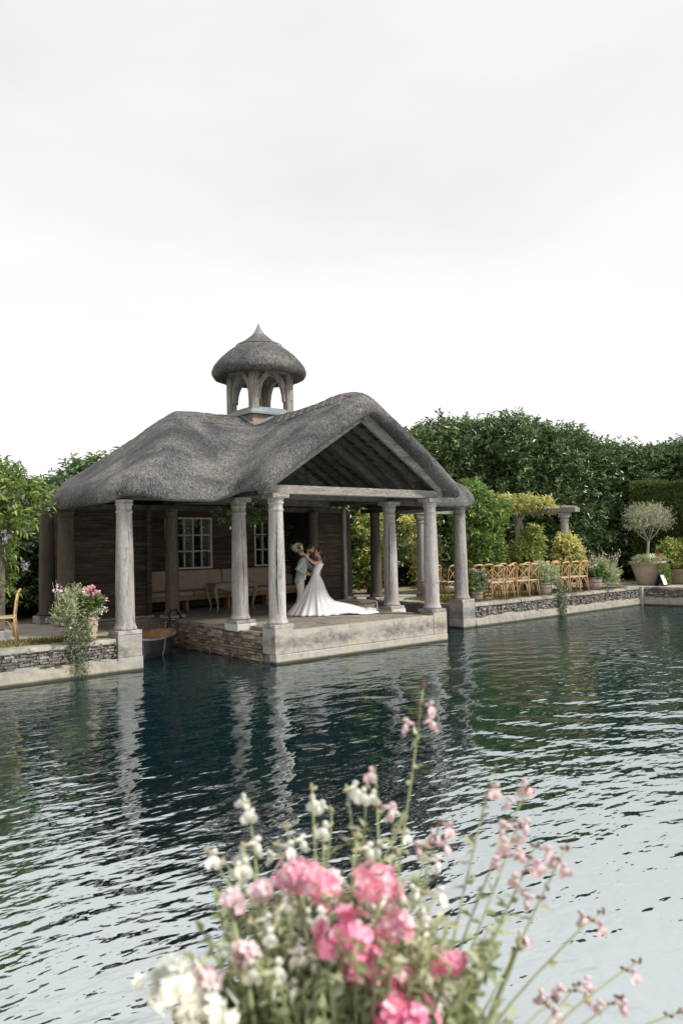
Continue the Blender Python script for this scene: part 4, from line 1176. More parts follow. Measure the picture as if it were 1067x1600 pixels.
# clipped yew hedge, flat faces of very fine foliage
def yew(loc, lx, ly, h, n, seed):
    rs = np.random.RandomState(seed)
    root = thing('yew_hedge', 'clipped dark green yew hedge block at the right end of the pond', 'hedge', loc)
    faces = [((0, 0, 1), lx * ly), ((-1, 0, 0), ly * h), ((0, -1, 0), lx * h), ((0, 1, 0), lx * h)]
    A = sum(f[1] for f in faces); Ps, Ds = [], []
    for nrm, a in faces:
        k = int(n * a / A); nrm = np.array(nrm, float)
        p = (rs.rand(k, 3) - 0.5) * np.array([lx, ly, h]); p[:, 2] += h / 2
        for ax in range(3):
            if nrm[ax]: p[:, ax] = (nrm[ax] * np.array([lx, ly, h])[ax] / 2 + (h / 2 if ax == 2 else 0)) - nrm[ax] * rs.rand(k) * 0.12
        q = p * 1.1
        p += nrm * (0.09 * np.sin(q[:, 1] * 2.1 + q[:, 2]) + 0.06 * np.sin(q[:, 2] * 3.0 + q[:, 0] * 2))[:, None]
        Ps.append(p); Ds.append(np.repeat(nrm[None], k, 0))
    P, D = np.concatenate(Ps), np.concatenate(Ds)
    # soften the top edges
    V = shoot_leaves(rs, P, D, 5, 0.13, 0.10, 0.03, 0.45, 0.6)
    b = MB().box((0, 0, h / 2 - 0.06), (lx - 0.2, ly - 0.2, h - 0.12))
    tris = [t for f in b.f for t in ((f[0], f[1], f[2]), (f[0], f[2], f[3]))]
    link('foliage', quads_mesh('foliage', V, M['yew'], (b.v, tris)), root)
yew((22.0, -0.4, 0.62), 1.5, 9.0, 4.1, 17000, 5)

# pergola on the right bank
pg = thing('pergola', 'open oak pergola on stone columns beyond the rows of chairs', 'pergola', (14.55, 4.9, BANK_Z))
def pg_post(x, y):
    o = MB().lathe([(0.21, 0), (0.21, 0.16), (0.165, 0.2), (0.155, 0.5), (0.135, 2.45), (0.16, 2.5), (0.16, 2.55), (0.13, 2.57), (0.2, 2.64), (0.2, 2.70)], 16, (x, y, BANK_Z)).build('post', M['column'], pg, smooth=False)
    MB().box((x, y, BANK_Z + 2.745), (0.5, 0.16, 0.09)).build('corbel', M['oak_x'], o)
for x, y in ((14.55, 4.9), (14.55, 2.85), (11.9, 4.9), (9.3, 4.9)): pg_post(x, y)
def pg_beam(p0, p1): MB().beam(p0, p1, 0.15, 0.17).build('beam', M['oak_x'], pg, bevel=0.01)
pg_beam((14.48, 2.3, 3.55), (14.48, 5.5, 3.55)); pg_beam((14.75, 2.38, 3.55), (14.75, 5.5, 3.55))
pg_beam((8.1, 4.82, 3.54), (14.4, 4.82, 3.54)); pg_beam((8.0, 5.05, 3.54), (14.4, 5.05, 3.54))
for k in range(4): MB().beam((14.1, 2.7 + k * 0.7, 3.67), (15.1, 2.7 + k * 0.7, 3.67), 0.07, 0.07).build('cross_rail', M['oak_x'], pg)

def lob(*ls): return [((a, b, c), (r, r2, r3)) for a, b, c, r, r2, r3 in ls]
plant('golden_climber', 'golden leaved climber on a stone post seen between the dark inner columns', 'climber', (9.45, 7.7, BANK_Z),
      lob((0, 0, 0.5, .32, .32, .4), (0, 0, 1.0, .42, .4, .36), (.1, 0, 1.7, .42, .4, .36), (-.1, 0, 2.3, .46, .42, .34), (0.1, 0, 2.75, .4, .36, .25), (-.2, 0, 1.3, .34, .34, .3)), 700, 8, 0.24, 0.14, 0.065, 'limegold', up=.1, seed=3, trunk=[([(0, 0, 0), (0.03, 0, 2.7)], [0.14, 0.1])], core=.55, depth=.45)
plant('golden_climber', 'sparse golden climber on a thin post left of the right front column', 'climber', (11.0, 6.15, BANK_Z),
      lob((-.15, 0, 0.75, .42, .4, .4), (-.3, 0, 1.1, .35, .35, .25), (-.05, 0, 1.5, .3, .3, .35), (-.45, 0, 1.9, .42, .4, .25), (-.35, .1, 2.55, .55, .45, .25), (-.1, 0, .3, .35, .35, .35)), 520, 8, 0.28, 0.13, 0.06, 'golden', up=.1, seed=4, trunk=[([(0.1, 0, 0), (0.1, 0, 1.4), (0.1, 0, 2.8)], [0.08, 0.07, 0.07])], core=.35, depth=.5)
plant('green_climber', 'large fresh green wisteria smothering the pergola post right of the thatch', 'climber', (12.1, 4.75, BANK_Z),
      lob((0, 0, 0.6, .7, .6, .5), (.1, 0, 1.3, .78, .65, .55), (-.1, 0, 2.1, .82, .65, .55), (0, 0, 2.8, .9, .65, .5), (-.25, .1, 3.25, .6, .5, .4), (-.4, 0, 3.6, .33, .3, .28), (.75, 0, 2.85, .5, .5, .32), (-.6, 0, 2.9, .45, .4, .3)), 1500, 9, 0.32, 0.16, 0.06, 'climber', up=.15, seed=6, trunk=[([(0, 0, 0), (0.1, 0.1, 1.5), (0, 0, 3.2)], [0.1, 0.08, 0.05])], core=.6, depth=.4)
plant('golden_climber', 'pale golden wisteria sprawling along the top of the pergola beam', 'climber', (14.5, 4.9, 3.55),
      lob((-.7, 0.1, .25, .55, .4, .2), (0.0, .3, .22, .5, .35, .17), (-.1, -.6, .25, .28, .4, .17), (-1.3, .1, .15, .5, .4, .22), (.1, 1.0, .25, .5, .4, .22), (.05, -1.1, .16, .3, .45, .13), (-2.2, .1, .2, .5, .4, .2)), 620, 8, 0.26, 0.15, 0.055, 'golden', up=.25, seed=7, core=.5, depth=.5, trunk=[([(-.9, 0, .05), (0, 0, .08), (.1, -1.2, .06)], [.03, .03, .02])])
plant('green_climber', 'lime green leafy climber around the left hand pergola column', 'climber', (14.55, 4.85, BANK_Z),
      lob((-.2, -.3, .55, .5, .45, .45), (-.1, -.3, 1.0, .55, .5, .38), (.3, -.3, 1.5, .42, .38, .28), (-.4, -.2, 1.35, .35, .33, .25), (.35, -.3, 2.0, .4, .34, .2)), 620, 8, 0.24, 0.15, 0.06, 'limegold', up=.1, seed=8, core=.55, depth=.45, trunk=[([(-.1, -.2, 0), (-.15, -.2, 1.2), (0.1, -.2, 2)], [.1, .08, .04])])
plant('golden_climber', 'round yellow leaved climber on the right hand pergola column', 'climber', (14.55, 2.75, BANK_Z),
      lob((0, 0, .75, .42, .42, .4), (.05, 0, 1.2, .45, .45, .4), (0, 0, 1.6, .33, .32, .25), (.2, 0, .95, .38, .38, .32), (-.15, 0, 1.8, .2, .2, .15)), 620, 8, 0.18, 0.12, 0.055, 'golden', up=.15, seed=9, core=.6, depth=.4, trunk=[([(0, 0, 0), (0, 0, 1)], [.08, .06])])
# left pergola with wisteria
pl = thing('pergola', 'timber pergola post and beams buried in wisteria at the left edge', 'pergola', (-4.62, 3.25, BANK_Z))
MB().box((-4.62, 3.25, BANK_Z + 0.11), (0.5, 0.5, 0.22)).build('post_base', M['plinth'], pl, bevel=0.015)
MB().box((-4.62, 3.25, BANK_Z + 1.55), (0.3, 0.3, 2.64)).build('post', M['bark'], pl, bevel=0.02)
MB().box((-2.58, 6.35, BANK_Z + 0.10), (0.55, 0.55, 0.19)).build('post_base', M['plinth'], pl, bevel=0.015)
MB().lathe([(0.24, 0.2), (0.26, 0.24), (0.2, 0.3), (0.19, 1.6), (0.165, 2.9)], 18, (-2.58, 6.35, BANK_Z)).build('post', M['column_shade'], pl, smooth=True)
MB().beam((-6.5, 3.25, 3.6), (-3.75, 3.25, 3.6), 0.14, 0.18).build('beam', M['oak_x'], pl)
MB().beam((-4.6, 2.6, 3.62), (-4.6, 6.6, 3.62), 0.14, 0.18).build('beam', M['oak_x'], pl)
MB().beam((-4.5, 6.35, 3.62), (-2.45, 6.35, 3.62), 0.14, 0.16).build('beam', M['rafter'], pl)
plant('wisteria', 'big light green wisteria with fading mauve flowers hanging over the left pergola', 'climber', (-4.7, 3.2, BANK_Z),
      lob((-.35, 0, 3.05, .75, .6, .42), (.25, 0, 2.95, .55, .5, .36), (-1.1, .1, 3.05, .75, .7, .5), (.0, 0, 2.45, .5, .45, .3), (-.7, -.1, 2.3, .6, .5, .45), (-.9, 0, 1.5, .5, .5, .5), (.0, .1, 1.75, .22, .25, .3), (-.7, .1, .8, .4, .4, .5), (.62, .1, 2.72, .3, .3, .22), (.1, .3, 1.1, .22, .25, .3)),
      1250, 11, 0.36, 0.15, 0.05, 'wisteria', up=.05, seed=12, core=.55, depth=.4, trunk=[([(.1, 0, 0), (.2, .05, .6), (0.05, -.1, 1.4), (0, 0, 2.6)], [.07, .06, .05, .04])])
wis = bpy.data.objects['wisteria']
rs = np.random.RandomState(5)
for (x, y, z, s) in ((.35, -.45, 3.15, 1.2), (.55, -.35, 3.05, 1), (.1, -.6, 2.25, 1), (.62, -.2, 2.45, .8), (.6, -.15, 1.6, .7), (.25, -.5, 2.9, 1)):
    n = 60; t = rs.rand(n)
    P = np.stack([x + rs.normal(size=n) * .05 * s * (1 - t * .7), y + rs.normal(size=n) * .05 * s * (1 - t * .7), z - t * .26 * s], 1)
    tag(link('flower_raceme', quads_mesh('flower_raceme', leaf_arrays(rs, P, rs.normal(size=(n, 3)), 0.045, 0.04), M['petal_lilac']), wis), kind='stuff')
plant('green_shrub', 'dark leafy shrub in the shade behind the left pergola post', 'shrub', (-3.3, 8.3, BANK_Z),
      lob((0, 0, .8, .9, .8, .8), (-.5, 0, 1.5, .8, .7, .8), (.2, .2, 2.0, .7, .7, .7), (-1.2, .3, 1.0, .8, .8, .9)), 1100, 9, 0.35, 0.15, 0.06, 'laurel', up=.3, seed=13, core=.6)

# short dry grass along the banks
def grass(boxes, n, seed):
    rs = np.random.RandomState(seed); Ps = []
    A = [(b[1] - b[0]) * (b[3] - b[2]) for b in boxes]
    for b, a in zip(boxes, A):
        k = int(n * a / sum(A)); Ps.append(np.stack([b[0] + rs.rand(k) * (b[1] - b[0]), b[2] + rs.rand(k) * (b[3] - b[2]), np.full(k, BANK_Z)], 1))
    P = np.concatenate(Ps)
    keep = np.array([mnoise.noise((p[0] * 0.9, p[1] * 0.9, 0)) + 0.25 * mnoise.noise((p[0] * 5, p[1] * 5, 3)) > -0.12 for p in P]); P = P[keep]
    D = norm(np.array([0, 0, 1.0]) + rs.normal(size=P.shape) * 0.5)
    tag(link('grass', quads_mesh('grass', leaf_arrays(rs, P, D, 0.035 + 0.06 * rs.rand(len(P)), 0.012), M['grass'])), 'short dry grass growing along the bank behind the coping', 'grass', kind='stuff')
grass([(-8.5, -2.9, 1.9, 3.0), (7.9, 17.0, 1.9, 3.4), (8.0, 10.5, 3.4, 4.6)], 26000, 3)

# ================================================================== CHAIRS
def make_chair():
    t = thing('crossback_chair', None, 'chair')
    def pt(name, mb, mat='chair', sm=True): link(name, mb.mesh(name, M[mat], sm), t)
    s = MB().box((0, 0, 0.452), (0.42, 0.41, 0.035)); o = link('seat', s.mesh('seat', M['chair_seat']), t)
    b = o.modifiers.new('bevel', 'BEVEL'); b.width = 0.015; b.segments = 2
    for sx in (-1, 1):
        pt('leg', MB().tube([(sx * .175, .17, 0), (sx * .17, .165, .44)], [.014, .017], 6))
        pt('leg', MB().tube([(sx * .20, -.235, 0), (sx * .185, -.19, .45), (sx * .185, -.215, .7), (sx * .18, -.25, .86)], [.015, .018, .016, .015], 6))
        pt('cross_slat', MB().tube([(sx * .165, -.195, .49), (sx * .05, -.215, .62), (-sx * .06, -.225, .71), (-sx * .165, -.235, .82)], .011, 6))
        pt('side_hoop', MB().tube([(sx * .172, .15, .12)] + [(sx * .175, -.02 + .16 * math.cos(a), .16 + .26 * math.sin(a)) for a in (0.15, .6, 1.1, 1.57, 2.04, 2.5, 2.95)] + [(sx * .188, -.19, .14)], .009, 5))
    pt('top_rail', MB().tube([(-.195, -.25, .85), (-.1, -.272, .885), (0, -.28, .892), (.1, -.272, .885), (.195, -.25, .85)], [.018, .022, .023, .022, .018], 6))
    for yy, nm in ((.165, 'front_hoop'), (-.2, 'rear_hoop')):
        pt(nm, MB().tube([(.155 * math.cos(a), yy, .14 + .29 * math.sin(a)) for a in (0, .5, 1.0, 1.57, 2.14, 2.64, 3.14)], .009, 5))
    return t
ch0 = make_chair(); first = [True]; ch0.scale = (1.17, 1.17, 1.2)
def chair(x, y, rz, label, group):
    if first[0]:
        first[0] = False; ch0.location = (x, y, BANK_Z + 0.006); ch0.rotation_euler = (0, 0, rz); ch0['label'] = label
        if group: ch0['group'] = group
        return ch0
    r = dup(ch0, (x, y, BANK_Z + 0.006), rz, label)
    if group: r['group'] = group
    elif 'group' in r.keys(): del r['group']
    return r
GC = 'crossback chairs set out in rows on the bank'; CI = 0
W_ = ['first', 'second', 'third', 'fourth', 'fifth', 'sixth', 'seventh', 'eighth']
for x in (9.55, 10.12, 10.72, 11.26, 12.42, 12.95, 13.5, 14.05):
    chair(x + rnd.uniform(-.04, .04), 2.08 + rnd.uniform(-.05, .05), R(rnd.uniform(-16, 14)), '%s honey wood crossback chair from the left in the row nearest the pond' % W_[CI], GC); CI += 1
for x in (9.75, 10.3, 10.95, 11.5, 12.1, 12.7, 13.25, 13.8):
    chair(x + rnd.uniform(-.05, .05), 3.05 + rnd.uniform(-.06, .06), R(rnd.uniform(-16, 16)), '%s honey wood crossback chair from the left in the back row' % W_[CI - 8], GC); CI += 1
chair(9.1, 3.62, R(8), 'honey wood crossback chair on its own between the two right hand columns', GC)
chair(9.15, 4.35, R(-5), 'honey wood crossback chair half hidden behind the right pier column', GC)
chair(-4.72, 2.42, R(70), 'honey wood crossback chair cut by the left edge of the picture', GC)

# ================================================================== PLANTERS ON THE BANKS
def barrel(root, r, h, mat='barrel', hoops=True, taper=0.82):
    n = 14
    o = MB().lathe([(r * taper, 0), (r * (taper + 0.1), h * .4), (r, h), (r * .92, h), (r * .86, h * .9), (0.01, h * .88)], 22).mesh('pot', M[mat], True)
    p = link('pot', o, root)
    if hoops:
        for z in (0.22, 0.62, 0.9):
            rr_ = r * (taper + (1 - taper) * z) + 0.008
            link('hoop', MB().lathe([(rr_ - .012, h * z - .018), (rr_ + .004, h * z - .015), (rr_ + .006, h * z + .015), (rr_ - .01, h * z + .018)], 22).mesh('hoop', M['hoop' if mat == 'barrel' else mat], True), p)
    return p
def flower_heads(root, rs, spots, mat, n, spread, size, name='flower_head'):
    for (x, y, z) in spots:
        d = norm(rs.normal(size=(n, 3)) + np.array([0, 0, .6]))
        P = np.array([x, y, z]) + d * spread * (0.5 + .5 * rs.rand(n))[:, None]
        tag(link(name, quads_mesh(name, leaf_arrays(rs, P, norm(d + rs.normal(size=(n, 3)) * .6), size, size * .9, .1, .1), M[mat]), root), kind='stuff')
def trail(root, rs, lines, n, L, Wd, mat, wdt=0.16, name='trailing_stem'):
    """leafy stems that spill over the rim: each line is a polyline in local coordinates"""
    for pts in lines:
        pts = np.array(pts, float); t = np.sort(rs.rand(n)) * (len(pts) - 1)
        i = np.minimum(t.astype(int), len(pts) - 2); fr_ = (t - i)[:, None]
        P = pts[i] * (1 - fr_) + pts[i + 1] * fr_
        P = P + rs.normal(size=P.shape) * wdt * np.array([.5, .3, .35])
        D = norm(rs.normal(size=P.shape) + np.array([0, -.7, -.35]))
        tag(link(name, quads_mesh(name, leaf_arrays(rs, P, D, L * (0.7 + .6 * rs.rand(n)), Wd), M[mat]), root), kind='stuff')
def bushy(root, rs, lobes, n, m, slen, L, Wd, mat, up=.4, core=.55, name='foliage'):
    P, D = crown_points(rs, lobes, n, -.6, .5)
    link(name, quads_mesh(name, shoot_leaves(rs, P, D, m, slen, L, Wd, up), M[mat], core_mesh(lobes, core) if core else None), root)
def sprigs(root, rs, n, c, r, z0, z1, mat_f, fl=5, lean=.35):
    for k in range(n):
        a = rs.rand() * 6.28; q = r * math.sqrt(rs.rand())
        p0 = np.array([c[0] + q * math.cos(a), c[1] + q * math.sin(a), z0]); h = (z1 - z0) * (.6 + .4 * rs.rand())
        p1 = p0 + np.array([math.cos(a) * lean * h * rs.rand(), math.sin(a) * lean * h * rs.rand(), h])
        link('stem', MB().tube([p0, (p0 + p1) / 2 + np.array([0, 0, .02]), p1], .004, 4).mesh('stem', M['stem']), root)
        P = p0 + (p1 - p0) * (0.65 + .35 * rs.rand(fl))[:, None] + rs.normal(size=(fl, 3)) * .02
        link('blossom', quads_mesh('blossom', leaf_arrays(rs, P, rs.normal(size=(fl, 3)), .05, .045), M[mat_f]), root)

rs = np.random.RandomState(77)
# left pot with pink geraniums and a long trailing curtain
p = thing('flower_pot', 'ringed clay pot of pink geraniums and white flowers with a long curtain of trailing leaves', 'flower pot', (-3.33, 1.78, BANK_Z + 0.012))
barrel(p, 0.25, 0.48, 'terracotta')
bushy(p, rs, lob((-.05, 0, .6, .24, .26, .18), (-.26, -.05, .66, .26, .26, .24), (-.36, 0, .5, .24, .24, .22), (-.2, 0, .84, .2, .2, .15)), 430, 8, .16, .05, .028, 'sage')
bushy(p, rs, lob((.02, -.05, .72, .26, .24, .14)), 130, 7, .12, .075, .06, 'geranium_leaf', name='geranium_leaves')
flower_heads(p, rs, [(-.1, -.05, .93), (.02, -.1, .98), (.12, 0, 1.0), (.2, -.1, .9), (.03, -.18, .88), (-.08, -.2, .84), (.12, -.15, .80), (.33, -.1, .78)], 'petal_pink', 34, .085, .055)
flower_heads(p, rs, [(.28, -.12, .62), (.36, -.1, .58), (.22, -.2, .58), (-.38, -.05, .92), (-.1, -.22, .92), (-.28, -.15, .78)], 'petal_white', 22, .065, .045)
sprigs(p, rs, 9, (-.4, 0), .15, .5, 1.25, 'petal_blush')
trail(p, rs, [[(-.15 + o, -.2, .5), (-.2 + o, -.33, .2), (-.22 + o * .8, -.34, -.2), (-.2 + o * .6, -.33, -.62)] for o in (-.12, -.02, .08, -.2)], 230, .05, .035, 'trail', .12)
trail(p, rs, [[(-.3, -.15, .55), (-.42, -.25, .25), (-.4, -.3, 0)], [(0.0, -.2, .55), (-.02, -.3, .2), (-.06, -.33, -.1)]], 170, .05, .035, 'trail', .14)

p = thing('flower_pot', 'small barrel with a leafy bush and pink flowers just right of the right pier', 'flower pot', (8.78, 2.15, BANK_Z + 0.012))
barrel(p, 0.25, 0.36)
bushy(p, rs, lob((0, 0, .5, .33, .3, .22), (-.1, 0, .68, .28, .26, .2), (.1, 0, .6, .3, .28, .2)), 420, 8, .16, .06, .03, 'trail')
bushy(p, rs, lob((-.25, -.1, .5, .2, .2, .25)), 100, 7, .14, .07, .04, 'climber', name='green_leaves')
flower_heads(p, rs, [(-.12, -.1, .93), (-.02, -.12, .9), (-.2, -.1, .85)], 'petal_pink', 20, .06, .045)
flower_heads(p, rs, [(.2, -.1, .85), (.12, -.15, .8), (.28, 0, .75)], 'petal_white', 12, .06, .03)
sprigs(p, rs, 5, (.15, 0), .15, .5, 1.0, 'petal_blush')

p = thing('flower_pot', 'barrel with a grey green bush and trailing ivy hanging to the water amid the chairs', 'flower pot', (11.95, 1.98, BANK_Z + 0.012))
barrel(p, 0.30, 0.42)
bushy(p, rs, lob((0, 0, .58, .38, .34, .24), (.2, 0, .75, .34, .3, .22), (-.2, 0, .78, .3, .28, .2)), 560, 8, .18, .06, .03, 'sage')
flower_heads(p, rs, [(-.3, -.1, .85), (.1, -.15, .98), (.32, -.1, .9), (-.05, -.1, .95)], 'petal_white', 14, .07, .03)
trail(p, rs, [[(.28 + o, -.25, .5), (.34 + o, -.46, .2), (.36 + o * .8, -.5, -.2), (.34 + o * .5, -.48, -.62)] for o in (-.1, 0, .12, .2)], 240, .055, .04, 'trail', .13)

p = thing('flower_pot', 'barrel of pink and white geraniums at the far end of the chair rows', 'flower pot', (15.15, 2.2, BANK_Z + 0.012))
barrel(p, 0.36, 0.46)
bushy(p, rs, lob((0, 0, .58, .36, .33, .18), (.35, 0, .5, .3, .3, .25)), 380, 7, .16, .07, .05, 'geranium_leaf')
flower_heads(p, rs, [(-.25, -.15, .78), (-.1, -.2, .82), (.02, -.15, .84), (-.18, -.2, .72)], 'petal_blush', 20, .07, .05)
flower_heads(p, rs, [(.08, -.2, .75), (-.02, -.25, .72)], 'petal_white', 18, .07, .045)
flower_heads(p, rs, [(.15, -.1, .85), (-.3, -.1, .85)], 'petal_pink', 14, .06, .045)
trail(p, rs, [[(.3 + o, -.25, .45), (.4 + o, -.45, .1), (.45 + o, -.5, -.35)] for o in (-.05, .1)], 170, .055, .04, 'trail', .1)
p = thing('salvia_bush', 'airy bush with small pink blossoms on tall stems left of the big urn', 'shrub', (16.6, 2.7, BANK_Z))
bushy(p, rs, lob((0, 0, .35, .6, .5, .4), (.2, 0, .6, .5, .4, .35), (-.3, 0, .7, .35, .35, .3)), 520, 8, .22, .065, .03, 'sage', core=.4)
sprigs(p, rs, 26, (0, 0), .5, .5, 1.55, 'petal_blush', 4, .5)

# great clay urn with an olive tree
u = thing('clay_urn', 'great clay urn overflowing with white and red flowers on the pond corner', 'urn', (18.9, 2.15, BANK_Z + 0.006))
link('pot', MB().lathe([(.36, 0), (.40, .05), (.46, .3), (.56, .62), (.62, .80), (.68, .82), (.68, .92), (.60, .92), (.56, .82), (.02, .80)], 30).mesh('pot', M['terracotta'], True), u)
bushy(u, rs, lob((0, 0, .9, .62, .55, .16), (-.4, -.2, .92, .3, .3, .15), (.4, -.2, .92, .3, .3, .15)), 520, 7, .14, .065, .04, 'sage', name='bedding_leaves')
flower_heads(u, rs, [(-.62 + .13 * k + rnd.uniform(-.05, .05), -.35 + rnd.uniform(-.15, .15), 1.02 + rnd.uniform(-.03, .1)) for k in range(10)], 'petal_white', 22, .08, .05)
flower_heads(u, rs, [(-.12, -.4, 1.14), (.02, -.45, 1.2), (.18, -.35, 1.08)], 'petal_red', 18, .055, .05)
flower_heads(u, rs, [(-.3, -.4, 1.1), (.3, -.4, 1.05)], 'petal_blush', 18, .06, .045)
trail(u, rs, [[(-.3 + .11 * k, -.55, .92), (-.32 + .11 * k, -.72, .6), (-.34 + .11 * k, -.74, .2), (-.32 + .1 * k, -.72, -.16)] for k in range(6)], 240, .06, .045, 'climber', .12)
ot = thing('olive_tree', 'small grey leaved olive tree with forked trunk growing from the great urn', 'tree', (19.0, 2.2, BANK_Z + 0.85))
bnch = [([(0, 0, 0), (.03, 0, .35), (.1, 0, .72), (.14, 0, .86)], [.075, .062, .055, .06])]
tr_ = random.Random(3); tips = []
for k in range(11):
    a = k * 2.4; e = Vector((.14 + 1.0 * math.cos(a) * tr_.uniform(.45, .9) * .85, .6 * math.sin(a) * tr_.uniform(.4, 1), 1.3 + tr_.uniform(0, .75)))
    mid = Vector((.14, 0, .86)).lerp(e, .5) + Vector((0, 0, -.08))
    bnch.append(([(.14, 0, .84), tuple(mid), tuple(e)], [.034, .022, .008])); tips.append(e)
tb_ = MB()
for pts, rad in bnch: tb_.tube(pts, rad, 6)
link('trunk', tb_.mesh('trunk', M['olive_bark'], True), ot)
lobes = [((e.x, e.y, e.z), (.24, .23, .16)) for e in tips] + lob((.15, 0, 1.65, .55, .45, .28), (.65, 0, 1.45, .32, .3, .18), (-.4, 0, 1.5, .28, .28, .2), (.2, 0, 1.95, .3, .28, .16))
P, D = crown_points(rs, lobes, 1000, -.6, .8, .3)
link('crown', quads_mesh('crown', shoot_leaves(rs, P, D, 8, .3, .085, .022, .35), M['olive']), ot)

p = thing('flower_pot', 'wide clay pot with a rounded green shrub at the right edge by the yew', 'flower pot', (20.4, 1.75, BANK_Z + 0.006))
link('pot', MB().lathe([(.36, 0), (.40, .05), (.5, .42), (.56, .5), (.56, .58), (.5, .58), (.46, .5), (.02, .48)], 26).mesh('pot', M['terracotta'], True), p)
bushy(p, rs, lob((0, 0, .95, .6, .55, .45), (-.25, 0, 1.2, .45, .4, .32), (.35, 0, 1.15, .5, .5, .4), (-.4, -.2, .75, .32, .32, .28)), 800, 8, .28, .1, .05, 'limegold')

sg = thing('sign_board', 'small folding black and white sign board beside the great urn', 'sign', (18.5, 1.4, BANK_Z + 0.006), R(8))
for sx in (-1, 1):
    me = MB().add([(-.22, sx * .17, 0), (.22, sx * .17, 0), (.22, sx * .02, .44), (-.22, sx * .02, .44), (-.22, sx * .17 + .02, 0), (.22, sx * .17 + .02, 0), (.22, sx * .02 + .02, .44), (-.22, sx * .02 + .02, .44)],
                  [(0, 3, 2, 1), (4, 5, 6, 7), (0, 1, 5, 4), (1, 2, 6, 5), (2, 3, 7, 6), (3, 0, 4, 7)]).mesh('leaf', M['black'])
    link('panel', me, sg)
link('paper', MB().add([(-.18, -.155, .05), (.18, -.155, .05), (.18, -.03, .41), (-.18, -.03, .41), (-.18, -.162, .05), (.18, -.162, .05), (.18, -.037, .41), (-.18, -.037, .41)], [(0, 1, 2, 3), (4, 7, 6, 5), (0, 4, 5, 1), (1, 5, 6, 2), (2, 6, 7, 3), (3, 7, 4, 0)]).mesh('paper', M['paper']), sg)

# ================================================================== BOAT
bt = thing('rowing_boat', 'small dark rowing boat with a varnished orange inside moored in the left slip', 'boat', (-1.22, 3.55, 0.0), R(41))
def hull(name, inset, z0, mat, zs):
    L_, B_ = 2.1, 1.02
    rows = []
    n = 20
    for j, (zz, k) in enumerate(zs):
        ring = []
        for i in range(n):
            a = 2 * math.pi * i / n
            cx = math.copysign(abs(math.cos(a)) ** 0.75, math.cos(a)); sy = math.copysign(abs(math.sin(a)) ** 0.8, math.sin(a))
            x = cx * (L_ / 2 - inset) * k; y = sy * (B_ / 2 - inset) * k
            sheer = 0.07 * (abs(cx) ** 3) * (1 if j > 0 else .2)
            ring.append((x, y, zz + sheer))
        rows.append(ring)
    vs = [v for r in rows for v in r]; fs = []
    for j in range(len(rows) - 1):
        for i in range(n):
            a, e = j * n + i, j * n + (i + 1) % n
            fs.append((a, e, e + n, a + n))
    fs.append(tuple(range(n - 1, -1, -1)))
    return MB().add(vs, fs).mesh(name, M[mat], True)
link('hull', hull('hull', 0, 0, 'hull', [(-.12, .7), (-.05, .84), (.15, .94), (.40, 1.0)]), bt)
link('inside', hull('inside', 0.045, 0, 'boat_in', [(.03, .66), (.1, .82), (.25, .93), (.41, 1.0)]), bt)
gw = [(math.copysign(abs(math.cos(a)) ** 0.75, math.cos(a)) * 1.04, math.copysign(abs(math.sin(a)) ** .8, math.sin(a)) * .50, .415 + .07 * abs(math.cos(a)) ** 2.25) for a in [2 * math.pi * k / 28 for k in range(29)]]
link('gunwale', MB().tube(gw, .03, 6).mesh('gunwale', M['gunwale'], True), bt)
for x in (-.35, .42): link('thwart', MB().box((x, 0, .33), (.2, .86, .025)).mesh('thwart', M['boat_in']), bt)
for k in range(-3, 4): link('floor_board', MB().box((0, k * .1, .06), (1.3, .085, .014)).mesh('floor_board', M['boat_in']), bt)
link('rub_strip', MB().tube([(-.1, -.515, .41), (-.12, -.49, .15), (-.13, -.445, -.02)], .014, 5).mesh('rub_strip', M['gunwale']), bt)
mr_ = thing('mooring_rope', 'black mooring rope looped over the slab edge beside the boat', 'rope', (-0.1, 4.45, FLOOR_Z))
link('loop', MB().tube([(-.05, 0, 0.0), (-.08, .02, .12), (0, .04, .23), (.12, .04, .24), (.2, .02, .12), (.26, .0, .02), (.2, -.05, .02)], .022, 6).mesh('loop', M['rope'], True), mr_)
link('tail', MB().tube([(-.05, 0, 0.02), (-.12, -.15, .02), (-.22, -.2, -.1), (-.3, -.3, -.2)], .018, 6).mesh('tail', M['rope'], True), mr_)

# ================================================================== FURNITURE IN THE BOATHOUSE
bn = thing('bench', 'long built in bench with beige cushions along the back wall', 'bench', (2.6, 6.6, FLOOR_Z))
bx = lambda nm, lo, hi, mt, par=bn, bev=0.01: MB().bbox(lo, hi).build(nm, M[mt], par, bevel=bev)
bx('seat_board', (-0.15, 6.25, 1.07), (5.35, 6.96, 1.115), 'bench')
bx('front_rail', (-0.15, 6.22, 1.0), (5.35, 6.248, 1.12), 'bench')
for a, e in ((-0.12, 1.5), (1.5, 2.72), (2.72, 4.1), (4.1, 5.32)):
    bx('seat_cushion', (a + .01, 6.24, 1.118), (e - .01, 6.86, 1.25), 'cushion', bev=.04)
for a, e in ((-0.12, 2.72), (2.72, 5.32)):
    MB().add([(a + .015, 6.72, 1.252), (e - .015, 6.72, 1.252), (e - .015, 6.90, 1.252), (a + .015, 6.90, 1.252), (a + .015, 6.82, 1.83), (e - .015, 6.82, 1.83), (e - .015, 6.95, 1.83), (a + .015, 6.95, 1.83)],
             [(0, 3, 2, 1), (4, 5, 6, 7), (0, 1, 5, 4), (1, 2, 6, 5), (2, 3, 7, 6), (3, 0, 4, 7)]).build('back_cushion', M['cushion'], bn, bevel=.045)
for x in (-.1, 1.3, 2.65, 4.0, 5.3): bx('leg', (x - .04, 6.28, FLOOR_Z + .01), (x + .04, 6.5, 1.068), 'bench')
